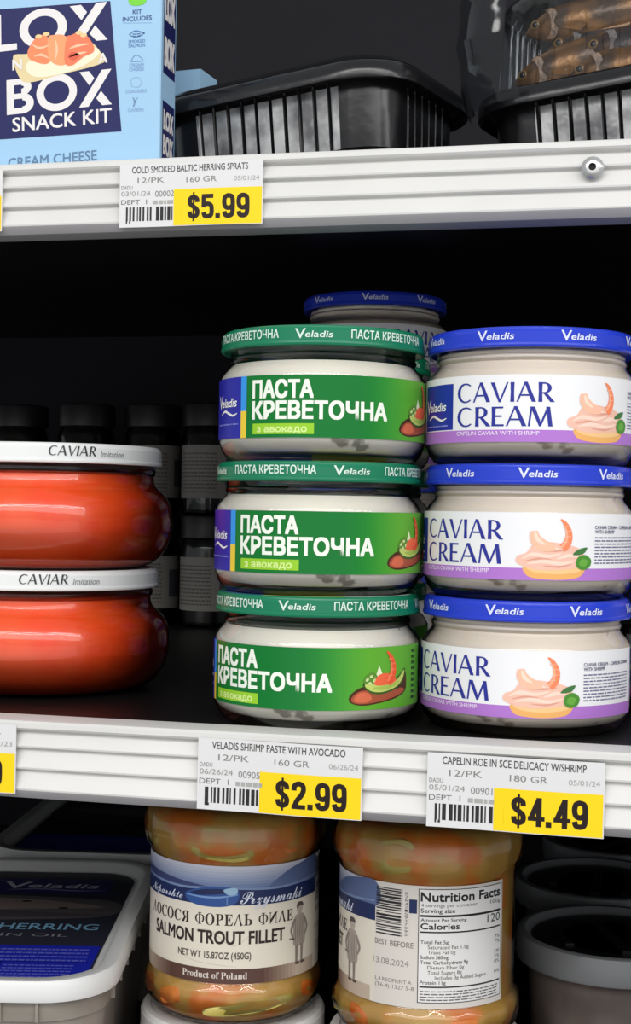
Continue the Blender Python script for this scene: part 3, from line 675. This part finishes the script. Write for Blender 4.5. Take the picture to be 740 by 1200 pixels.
sal = thing('fish_fillet_jar', 'salmon trout fillet jar with its front label facing out, left of the two', 'jar', 'salmon trout jars')
mb_lathe(SJ, 'glass_body', [M['glass_wavy']], sal, 108, facet, 25)
def bumpy(name, prof, m_, parent):
    mb = MB(); r_ = random.Random(4)
    ph = [(r_.uniform(0, 6.3), r_.randint(3, 9), r_.uniform(.05, .3)) for _ in range(7)]
    mb.lathe(prof, 108, mod=lambda a, z: .995 - .02 * abs(sum(sin(n * a + p + z * f) for p, n, f in ph)) / 3)
    return mb.build(name, [m_], parent, 60)
fl = bumpy('filling', SF, M['fillet'], sal)
def chip(name, m_, ang, z, wd, ht, tilt, r=36.4, th=2.2):
    """slice of vegetable pressed against the glass, bent to the jar wall"""
    mb = MB(); L = []
    for k, (q, dr) in enumerate(((.90, -th), (1, -th * .6), (1, 0), (.86, .5))):
        L.append([])
        for i in range(24):
            a = 2 * pi * i / 24; x = wd * q * math.copysign(abs(cos(a)) ** .7, cos(a)); y = ht * q * math.copysign(abs(sin(a)) ** .7, sin(a))
            x, y = x * cos(rad(tilt)) - y * sin(rad(tilt)), x * sin(rad(tilt)) + y * cos(rad(tilt))
            t_ = rad(ang) + x / r; L[-1].append(((r + dr) * sin(t_), -(r + dr) * cos(t_), z + y))
    mb.loops(L, cap0=True, cap1=True); return mb.build(name, [m_], fl, 50)
chip('pickle_slice', M['pickle'], 12, 9.6, 21, 2.6, 6, 39.2)
chip('carrot_slice', M['carrot'], -44, 11.6, 7, 3.6, 14, 38.8)
chip('carrot_slice', M['carrot'], 58, 12.6, 6, 3.4, -20, 38.8)
chip('carrot_slice', M['carrot'], -74, 12.0, 6.5, 4, 5, 38.8)
chip('fillet_slice', M['pickle'], -8, 78.5, 15, 7, -4, 38.8)
chip('fillet_slice', M['carrot'], 40, 79.5, 6, 6, 10, 38.6)
chip('fillet_slice', M['pickle'], 84, 80.5, 9, 7, 10, 38.6)
chip('carrot_slice', M['carrot'], 96, 44.5, 7, 20, 6, 36.8)
chip('fillet_slice', M['pickle'], -70, 79.5, 9, 6, 0, 38.6)
chip('carrot_slice', M['carrot'], 128, 11.6, 7, 3.6, 0, 38.8)
chip('pickle_slice', M['pickle'], 104, 11.4, 9, 3.2, 0, 38.8)
m = MB(); sp.emit(m, around(37.8, 19.6), 0, step=1.6); m.build('label', [M['gloss']], sal, 30)
sw = Sheet()
lid_mesh(38.6, 10, (40, 74, 130), None).build('lid', [M['lid']], sal, 30).location = (0, 0, .1004)
SZ = -221.0
sal2 = copy_tree(sal); sal2['label'] = 'salmon trout fillet jar turned to show barcode and nutrition table'
place(sal, -178.6, 620, SZ, 15); place(sal2, -90.4, 613, SZ, -95.6)
# squat jars with white lids that carry them
wj = thing('squat_jar', 'white lid of the squat jar under the front-facing salmon jar', 'jar', 'white lidded jars at the bottom')
mb_lathe([(r * .98, z) for r, z in JAR], 'glass_body', [M['glass']], wj)
mb_lathe([(r * .98, z) for r, z in FILL], 'filling', [M['roe']], wj)
lid_mesh(41.6, 12.2, (232, 232, 230), None).build('lid', [M['lid']], wj, 30).location = (0, 0, .0440)
wj2 = copy_tree(wj); wj2['label'] = 'white lid of the squat jar under the jar with nutrition table'
place(wj, -178.6, 620, LDECK + .1); place(wj2, -90.4, 613, LDECK + .1)

# ------------------------------------------------------------------ rounded boxes
def rrect(w, d, r, n=8):
    pts = []
    for cx, cy, a0 in ((w / 2 - r, d / 2 - r, 0), (-w / 2 + r, d / 2 - r, 90), (-w / 2 + r, -d / 2 + r, 180), (w / 2 - r, -d / 2 + r, 270)):
        for i in range(n + 1):
            a = rad(a0 + 90 * i / n); pts.append((cx + r * cos(a), cy + r * sin(a)))
    return pts
def rloop(w, d, r, z, n=8): return [(x, y, z) for x, y in rrect(w, d, r, n)]
# herring tubs
TW_, TD_, TH_ = 150, 205, 85.4
tub = thing('herring_tub', 'white rectangular herring tub with blue printed lid, the front one at lower left', 'tub', 'white herring tubs')
m = MB()
m.loops([rloop(TW_ - 26, TD_ - 26, 20, 0), rloop(TW_ - 22, TD_ - 22, 22, 2), rloop(TW_ - 12, TD_ - 12, 26, TH_ - 18), rloop(TW_ - 9, TD_ - 9, 27, TH_ - 17.5), rloop(TW_ - 8, TD_ - 8, 27, TH_ - 8)], cap0=True)
for i in range(7):                                         # stiffening ribs of the collar
    x = -TW_ / 2 + 30 + i * 15
    m.box(x - .6, x + .6, -TD_ / 2 + 2.6, -TD_ / 2 + 6, TH_ - 17, TH_ - 8)
    y = -TD_ / 2 + 34 + i * 22
    m.box(TW_ / 2 - 6, TW_ / 2 - 2.6, y - .6, y + .6, TH_ - 17, TH_ - 8)
m.build('tub_body', [M['tubc']], tub, 40)
m = MB()
m.loops([rloop(TW_ - 5, TD_ - 5, 28, TH_ - 9), rloop(TW_ - 1, TD_ - 1, 29, TH_ - 8.4), rloop(TW_, TD_, 30, TH_ - 7), rloop(TW_ - .6, TD_ - .6, 30, TH_ - 2), rloop(TW_ - 3, TD_ - 3, 29, TH_), rloop(TW_ - 13, TD_ - 13, 25, TH_), rloop(TW_ - 15.5, TD_ - 15.5, 24, TH_ - 1), rloop(TW_ - 20, TD_ - 20, 22, TH_ - 4.6), rloop(TW_ - 22, TD_ - 22, 21, TH_ - 5)], cap1=True)
lidt = m.build('lid', [M['tubw']], tub, 40)
hs = Sheet()
LW, LD = TW_ - 25, TD_ - 25
out = [(x, y) for x, y in rrect(LW, LD, 20)]
hs.poly(out, (44, 46, 58), 0)
hs.poly([(x, y) for x, y in rrect(LW - 2, LD - 2, 19) if y < -38] + [(LW / 2 - 1, -38), (-LW / 2 + 1, -38)][::1], (30, 40, 170), 1)
hs.rect(-20, 52, 52, 76, (36, 34, 96), 1); hs.rect(-28, 47, 58, 52, (40, 38, 84), 1)
hs.wordmark(-4, 58, 10, (196, 198, 216), 50, 3)
hs.taper([(0, 54), (17, 56), (34, 53.4), (50, 54.6)], [.5, 1.6, 1.6, .5], (150, 150, 190), 3)
hs.blob([(-60, 40), (-30, 44), (20, 42), (58, 34), (58, 10), (20, 2), (-30, 0), (-60, 8)], (86, 82, 84), 1)
hs.blob([(-56, 30), (-20, 38), (20, 36), (54, 24), (20, 20), (-20, 18)], (126, 114, 110), 2)
hs.blob([(-50, 12), (-10, 18), (30, 14), (56, 10), (20, 6), (-30, 4)], (70, 66, 70), 2)
for q in ((-8, 30), (14, 33), (-30, 22), (34, 22)): hs.ell(*q, 2.6, 1.4, (24, 22, 26), 3)
hs.text('HERRING', 10, -14, 9, (120, 170, 200), 46, bold=.01, layer=4)
hs.text('FILLETS IN OIL', -26, -25, 4.5, (130, 128, 136), 70, layer=4)
hs.lines(-58, -60, 58, -40, 4, (96, 100, 200), 3, h=.4)
hs.lines(-58, -86, -16, -63, 5, (96, 100, 200), 3, h=.4); hs.lines(-12, -86, 20, -63, 5, (90, 96, 196), 3, h=.4); hs.lines(24, -82, 54, -63, 5, (96, 100, 200), 3, h=.4)
hs.stroke([(-60, -61), (60, -61)], .7, (20, 26, 130), 3); hs.stroke([(22, -61), (22, -88)], .6, (20, 26, 130), 3)
m = MB(); hs.emit(m, lambda u, v, l: (u, v, TH_ - 4.8 + .04 * l), 0); m.build('lid_label', [M['print']], lidt, 0)
place(tub, -304, 626, LDECK + .1, 13)
tub2 = copy_tree(tub); tub2['label'] = 'second herring tub with shaded dark lid, behind the blue printed one'
place(tub2, -303, 846, LDECK + .1, 9)
# round cups with grey rims
cup = thing('deli_cup', 'cloudy round cup with grey rim, nearest of the row at lower right', 'cup', 'round cups with grey lids')
m = MB(); m.lathe([(32, 0), (34, 1), (35, 3), (39, 67.4), (39.4, 71.4), (41.2, 73.4), (41.6, 77.4)], 96, mod=lambda a, z: 1 + (.007 * sin(36 * a) if 4 < z < 66 else 0)); m.build('cup_body', [M['cupb']], cup, 40)
m = MB(); m.lathe([(41.8, 61), (44.4, 61.4), (45.2, 63), (45.0, 70.6), (44.2, 73.2), (42.6, 74), (40.8, 73.6), (39.6, 71.6), (38.6, 70.6), (36.4, 70.4)], 96); L_ = m.build('lid', [M['cupl']], cup, 40); L_.location = (0, 0, .0114)
m = MB(); m.lathe([(37.9, 70.3), (37.7, 70.7), (34, 70.9), (30, 70.5), (24, 70.4), (.01, 70.4)], 96)
m.box(-4, 1, -24, 20, 70.3, 71.8); m.box(12, 15, -20, 18, 70.3, 71.6); m.box(-26, -22, -10, 12, 70.3, 71.4)
m.build('lid_insert', [M['cupd']], L_, 40)
place(cup, -12.5, 677, LDECK + .1, 20)
for i, (X, Y) in enumerate(((-22, 775), (-14, 872))):
    c_ = copy_tree(cup); place(c_, X, Y, LDECK + .1, -30 * i)
    c_['label'] = ('round grey rimmed cup in the dark right behind the nearest cup', 'round cup barely visible in the dark, last of the row of cups')[i]

# ------------------------------------------------------------------ snack kit boxes on the upper shelf
BW, BDp, BHt = 128, 20, 118
def card(px, py): return (-(190 - px) * .368, (178 - py) * .3705 + (190 - px) * .025 + 5.6)
SKY, DK = (160, 200, 230), (28, 32, 88)
def kit_box(label):
    m = MB()
    m.loops([[(x, y, z) for x, y in ((-BW + .5, -.0), (-.5, 0), (0, .5), (0, BDp - .5), (-.5, BDp), (-BW + .5, BDp), (-BW, BDp - .5), (-BW, .5))] for z in (0, BHt)], 0, lin(SKY), cap0=True, cap1=True)
    s = Sheet(); q = lambda L: [card(*p) for p in L]
    s.poly(q([(-160, 20), (125, -1), (142, 153), (-160, 179)]), DK, 1)
    CRW = (232, 228, 226)
    def t(txt, a, b, cap, width, bold, layer=3, col=CRW):
        """text along the slightly rising print lines: a = pixel-free card point of the baseline start"""
        s2 = Sheet(); s2.text(txt, 0, 0, cap, col, width, bold=bold, layer=layer)
        for pts, l, c in s2.p: s.p.append(([(a + x - .03 * y, b + y + .05 * x) for x, y in pts], l, c))
    x, y = card(-26, 62); s.block('LOX', 0, 0, 16.6, CRW, 54.5, lambda a, b: (x + a - .03 * b, y + b + .05 * a))
    x, y = card(1, 83); t('N', x, y, 4.6, 4.4, .02, layer=11); x, y = card(112, 73); t('A', x, y, 4.2, 4.0, .02, layer=11)
    x, y = card(-6, 137); s.block('BOX', 0, 0, 15.6, CRW, 49.6, lambda a, b: (x + a - .03 * b, y + b + .05 * a))
    x, y = card(2, 157); t('SNACK KIT', x, y, 6.2, 46.8, .012)
    x, y = card(-3, 201); t('CREAM CHEESE', x, y, 4.4, 42, .01, col=(96, 128, 160))
    # cracker with cream cheese and folds of smoked salmon
    s.blob(q([(1, 66), (10, 92), (24, 97), (60, 88), (118, 72), (114, 60), (98, 46), (70, 44), (36, 46), (22, 62)]), (228, 208, 160), 4)
    s.blob(q([(18, 76), (24, 88), (44, 90), (84, 80), (112, 62), (100, 54), (60, 70), (34, 68)]), (244, 234, 206), 5)
    s.blob(q([(20, 60), (24, 70), (44, 75), (52, 66), (50, 50), (42, 40), (30, 44)]), (240, 140, 96), 6)
    s.blob(q([(46, 44), (48, 68), (60, 76), (72, 72), (74, 48), (66, 40), (54, 40)]), (246, 162, 112), 7)
    s.blob(q([(70, 44), (68, 72), (78, 76), (92, 66), (106, 58), (98, 42), (86, 37), (76, 40)]), (238, 128, 92), 8)
    for L in ([(26, 52), (36, 56), (48, 52)], [(28, 66), (38, 64), (48, 68)], [(56, 46), (58, 58), (56, 70)], [(74, 56), (86, 52), (100, 50)], [(74, 66), (86, 62), (96, 60)]): s.taper(q(L), [.3, 1.3, .3], (252, 196, 160), 9)
    s.blob(q([(72, 66), (80, 70), (88, 64), (78, 60)]), (222, 96, 72), 9)
    for p in ((34, 42), (44, 39), (86, 37), (92, 40)): s.ell(*card(*p), 1.6, .9, (236, 206, 150), 9)
    # column of kit contents with line icons
    B2 = (60, 84, 140)
    for txt, yy, w_, c_ in (('KIT', 14, 4.2, B2), ('INCLUDES', 22, 13.4, B2), ('SMOKED', 48, 7.6, (104, 140, 186)), ('SALMON', 53, 7.6, (104, 140, 186)), ('CREAM', 76, 6.6, (130, 164, 204)), ('CHEESE', 81, 6.8, (130, 164, 204)), ('CRACKERS', 107, 9.6, (140, 172, 208)), ('CAPERS', 129, 7.4, (140, 172, 208))):
        x, y = card(159.5, yy); s.text(txt, x, y, 1.9 if c_ == B2 else 1.35, c_, w_, align='C', bold=.014)
    x, y = card(159.5, 38); s.taper([(x - 3.6, y), (x - 1, y + 1.5), (x + 2, y + .8), (x + 3.6, y)], [.3, .5, .5, .3], (84, 120, 172), 3); s.taper([(x - 3.6, y), (x - 1, y - 1.2), (x + 2, y - .6), (x + 3.6, y + .8)], [.3, .4, .4, .3], (84, 120, 172), 3); s.lines(x - 2, y - 1, x + 1.6, y + .8, 2, (84, 120, 172), 3)
    x, y = card(159.5, 67); s.taper([(x - 2.6, y - 1), (x - 1, y + 1.4), (x + 1, y + 1.2), (x + 2.8, y - 1), (x - 2.6, y - 1)], [.4] * 5, (120, 154, 196), 3)
    x, y = card(159.5, 95); s.taper([(x - 2, y - 1.6), (x - 2.2, y + 1.6), (x + 1, y + 2.2), (x + 2.4, y), (x + 1, y - 2), (x - 2, y - 1.6)], [.3] * 6, (150, 180, 212), 3)
    x, y = card(158, 118); s.taper([(x - .6, y - 2), (x, y), (x - .8, y + 2)], [.6, .8, .5], (120, 150, 186), 3); s.taper([(x, y), (x + 1.4, y + 2)], [.3, .3], (120, 150, 186), 3)
    s.stroke([card(141, 25), card(178, 24.4)], .18, (130, 164, 204), 2)
    x, y = card(159.5, -2); s.blob([(x - 4, y - 1), (x, y - 2.4), (x + 4, y - 1), (x + 3, y + 4), (x - 3, y + 4)], (120, 210, 60), 3)
    s.emit(m, front(-.05, .03), 0, clip=(-BW + .3, -.3, .3, BHt - .3))
    g = Sheet()                                           # narrow side with its own small panel
    g.rect(3, 42, 18.5, 88, DK, 1); g.text('LOX', 4.4, 66, 12, CRW, 12.6, bold=.03); g.text('BOX', 4.4, 46, 12, CRW, 12.6, bold=.03)
    g.rect(3, 4, 18.5, 30, DK, 1); g.text('LOX', 4.4, 18, 8, CRW, 12.6, bold=.03); g.text('BOX', 4.4, 7, 8, CRW, 12.6, bold=.03)
    g.emit(m, lambda u, v, l: (.05 + .03 * l, u, v), 0)
    o = m.build('snack_kit_box', [M['print']], None, 0); return tag(o, label, 'box', 'snack kit boxes')
kb = kit_box('standing light blue snack kit box with navy panel and salmon cracker')
place(kb, -210.2, 592, UDECK + .1, 0)
# second box lies on its long side behind the first
m = MB(); m.box(0, 118, 0, 20, 0, 62, 0, lin(SKY))
s = Sheet(); s.rect(68, 3, 92, 27, DK, 1); s.text('LOX', 70, 16, 8, (220, 222, 230), 20, bold=.03); s.text('BOX', 70, 5.5, 8, (220, 222, 230), 20, bold=.03)
s.blob([(60, 40), (80, 58), (100, 36), (84, 30)], (120, 158, 200), 1)
s.emit(m, front(-.05, .03), 0)
kb2 = m.build('snack_kit_box', [M['print']], None, 0); tag(kb2, 'low light blue snack kit box lying behind the standing one', 'box', 'snack kit boxes')
place(kb2, -330, 668, UDECK + .1, -6)

# ------------------------------------------------------------------ black fluted trays of fish
def fluted(w, d, r, z, amp, n=14, pitch=7.4):
    """rounded rectangle whose straight sides carry vertical flutes"""
    P = []
    for k, (a, b, L, ax) in enumerate(((-w / 2 + r, -d / 2, w - 2 * r, 0), (w / 2, -d / 2 + r, d - 2 * r, 1), (w / 2 - r, d / 2, w - 2 * r, 2), (-w / 2, d / 2 - r, d - 2 * r, 3))):
        dx, dy = ((1, 0), (0, 1), (-1, 0), (0, -1))[ax]; nx, ny = ((0, -1), (1, 0), (0, 1), (-1, 0))[ax]
        N = 190
        for i in range(N):
            s_ = L * i / N; t_ = ((s_ - L / 2) / pitch + .5) % 1
            o = amp * (1 if .1 < t_ < .9 else (t_ / .1 if t_ <= .1 else (1 - t_) / .1)) - amp
            f = min(1, min(s_, L - s_) / 6); o *= f
            P.append((a + dx * s_ + nx * o, b + dy * s_ + ny * o, z))
        cx, cy = (a + dx * L - nx * r, b + dy * L - ny * r)
        for i in range(12):
            t_ = i / 12 * pi / 2; P.append((cx + nx * r * cos(t_) + dx * r * sin(t_), cy + ny * r * cos(t_) + dy * r * sin(t_), z))
    return P
def tray(label, group, W_, D_, H_, name='fish_tray'):
    t = thing(name, label, 'tray', group)
    m = MB()
    m.loops([fluted(W_ - 24, D_ - 24, 17, 0, 0), fluted(W_ - 20, D_ - 20, 19, 2, 1.0), fluted(W_ - 17, D_ - 17, 20, H_ - 8, 2.8), fluted(W_ - 17, D_ - 17, 20, H_ - 6, 0),
             fluted(W_ - 6, D_ - 6, 25, H_ - 5, 0), fluted(W_ - 1.5, D_ - 1.5, 27, H_ - 8.0, 0), fluted(W_ - .3, D_ - .3, 28, H_ - 7.6, 0), fluted(W_, D_, 28, H_ - 5.4, 0), fluted(W_ - 1.6, D_ - 1.6, 27, H_ - 1.2, 0), fluted(W_ - 4, D_ - 4, 26, H_, 0), fluted(W_ - 13, D_ - 13, 22, H_, 0), fluted(W_ - 17, D_ - 17, 20, H_ - 2, 0),
             fluted(W_ - 20, D_ - 20, 19, H_ - 8, 0), fluted(W_ - 26, D_ - 26, 16, 4, 0)], cap0=True, cap1=True)
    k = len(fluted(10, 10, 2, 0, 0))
    for i in range(3 * k):                                 # front pads between the grooves: bright film sheen painted on as grey
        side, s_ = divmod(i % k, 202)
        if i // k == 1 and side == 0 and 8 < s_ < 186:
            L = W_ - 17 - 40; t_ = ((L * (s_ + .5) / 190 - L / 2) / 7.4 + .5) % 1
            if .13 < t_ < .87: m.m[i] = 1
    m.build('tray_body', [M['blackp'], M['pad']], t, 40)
    return t
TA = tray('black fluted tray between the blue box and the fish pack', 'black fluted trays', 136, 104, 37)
m = MB()
m.loops([fluted(132, 100, 26, 37.2, 0), fluted(124, 92, 24, 40.5, 0), fluted(96, 66, 20, 43.0, 0), fluted(50, 30, 12, 43.6, 0)], cap1=True)
m.build('lid_film', [M['film_dark']], TA, 60)
place(TA, -156.5, 656, UDECK + 3.6, -16, -3.4)
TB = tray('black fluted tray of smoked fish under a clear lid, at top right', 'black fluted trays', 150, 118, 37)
m = MB()
m.loops([fluted(147, 115, 27, 37.2, 0), fluted(134, 102, 22, 37.8, 0), fluted(131, 99, 22, 48, 1.0), fluted(126, 94, 21, 78, 1.0), fluted(121, 89, 20, 82, 0), fluted(112, 80, 18, 83, 0)], cap1=True)
m.build('clear_lid', [M['film']], TB, 50)
place(TB, 4.0, 672, UDECK + 4.0, -16, -3.4)
# loose wrap hanging round the pack's near corner
m = MB(); A = []
path = smooth_line([(-78.5, 34), (-78.5, -10), (-76, -40), (-64, -60), (-44, -64)], 6)
for z_, k_ in ((30, 0), (44, 2.5), (60, 3.5), (78, 2.0), (98, 0)):
    A.append([(x - k_ + 1.2 * sin(x * .9 + z_ * .1), y - k_ + 1.2 * cos(y * .7 + z_ * .13), z_) for x, y in path])
n_ = len(path)
for a, b in zip(A, A[1:]): m.add(a + b, [(i, i + 1, n_ + i + 1, n_ + i) for i in range(n_ - 1)])
m.build('film_wrap', [M['film_dark']], TB, 80)
# tray stacked on the clear lid
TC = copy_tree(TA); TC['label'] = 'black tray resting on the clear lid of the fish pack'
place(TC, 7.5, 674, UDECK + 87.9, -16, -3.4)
# smoked fish
def fish_mb(Lg, h, wd):
    m = MB(); N = 22; L = []
    prof = [(0, .05, -.02), (.02, .22, -.02), (.06, .48, 0), (.12, .74, .02), (.22, .95, .02), (.36, 1, 0), (.52, .88, 0), (.68, .62, .01), (.80, .36, .02), (.88, .22, .02), (.92, .26, .02), (1.0, .62, .02)]
    for t_, k, c in prof:
        thin = 1 if t_ < .8 else max(.12, 1 - (t_ - .8) * 5)
        L.append([(t_ * Lg, wd / 2 * k * thin * cos(2 * pi * i / N), h * c + h / 2 * k * sin(2 * pi * i / N)) for i in range(N)])
    m.loops(L, cap0=True, cap1=True)
    for sg in (-1, 1):                                     # gill cover
        P = [(Lg * (.15 + .035 * cos(a)), sg * (wd / 2 * .80), h * .36 * sin(a)) for a in [pi * (i / 8 - .5) for i in range(9)]]
        P2 = [(x - Lg * .035, y * 1.06, z * .9) for x, y, z in P]; n = len(m.v); m.v += P + P2
        for i in range(8): m.face((n + i, n + i + 1, n + 10 + i, n + 9 + i))
    return m
def smoked_fish(label, m_, Lg=92, h=20, wd=11):
    o = fish_mb(Lg, h, wd).build('smoked_fish', [M[m_]], None, 60); tag(o, label, 'fish', 'smoked fish in the clear pack')
    for sg in (-1, 1):
        e = MB(); e.lathe([(2.4, 0), (2.2, .4), (1.8, .7), (1.4, .8)], 20); e.f.pop(); e.m.pop(); e.c.pop()
        e.lathe([(1.4, .8), (1.1, 1.05), (.01, 1.2)], 20, 1)
        eo = e.build('eye', [M['eye'], M['pupil']], o, 50); eo.location = (Lg * .062 * .001, sg * wd * .235 * .001, h * .07 * .001); eo.rotation_euler = (rad(-90 * sg), 0, 0)
    f = MB(); f.add([(Lg * .40, -.5, h * .44), (Lg * .60, -.3, h * .34), (Lg * .62, 0, h * .56), (Lg * .44, 0, h * .70), (Lg * .40, .5, h * .44), (Lg * .60, .3, h * .34)], [(0, 1, 2, 3), (4, 3, 2, 5)]); f.build('dorsal_fin', [M[m_]], o, 0)
    for sg in (-1, 1):
        f = MB(); f.add([(Lg * .18, sg * wd * .42, -h * .12), (Lg * .30, sg * wd * .62, -h * .34), (Lg * .33, sg * wd * .60, -h * .22), (Lg * .30, sg * wd * .60, -h * .10)], [(0, 1, 2, 3)]); f.build('pectoral_fin', [M[m_]], o, 0)
    return o
fa = smoked_fish('golden smoked fish, its eye at the lower left corner of the clear pack', 'fishg')
fb = smoked_fish('brown smoked fish lying above the golden one, head at the upper left of the pack', 'fish')
# (x, y, z) inside the pack: along its front, into its depth, above its floor
FISH = [(fa, -57, -36, 46, 4, -9), (fb, -42, -30, 61, 2, 8)]
for src, lab, a in ((fa, 'golden smoked fish lying flat along the front edge of the clear pack', (-30, -38, 44, 2, 2)),
                    (fb, 'dark smoked fish in the middle of the clear pack, above the golden ones', (-24, -36, 55, 2, 8)),
                    (fb, 'dark smoked fish behind the front two in the clear pack, tilted head down', (-27, -25, 46, 3, -5)),
                    (fa, 'golden smoked fish slanting up behind the two heads', (-50, -17, 50, 0, -8)),
                    (fb, 'brown smoked fish lying deepest in the clear pack', (-52, -5, 45, -3, -6)),
                    (fb, 'brown smoked fish on top of the heap under the clear lid', (-30, -14, 62, -2, 3)),
                    (fa, 'smoked fish along the top of the clear pack, above the two heads', (-52, -31, 70, 2, -1))):
    o = copy_tree(src); o['label'] = lab; FISH.append((o, *a))
RB = Matrix.Translation((.004, .672, EYE + (UDECK + 4) * .001)) @ Matrix.Rotation(rad(-16), 4, 'Z') @ Matrix.Rotation(rad(-3.4), 4, 'Y')
for o, x, y, z, rz, ry in FISH: o.matrix_world = RB @ Matrix.Translation((x * .001, y * .001, z * .001)) @ Matrix.Rotation(rad(rz), 4, 'Z') @ Matrix.Rotation(rad(ry), 4, 'Y')
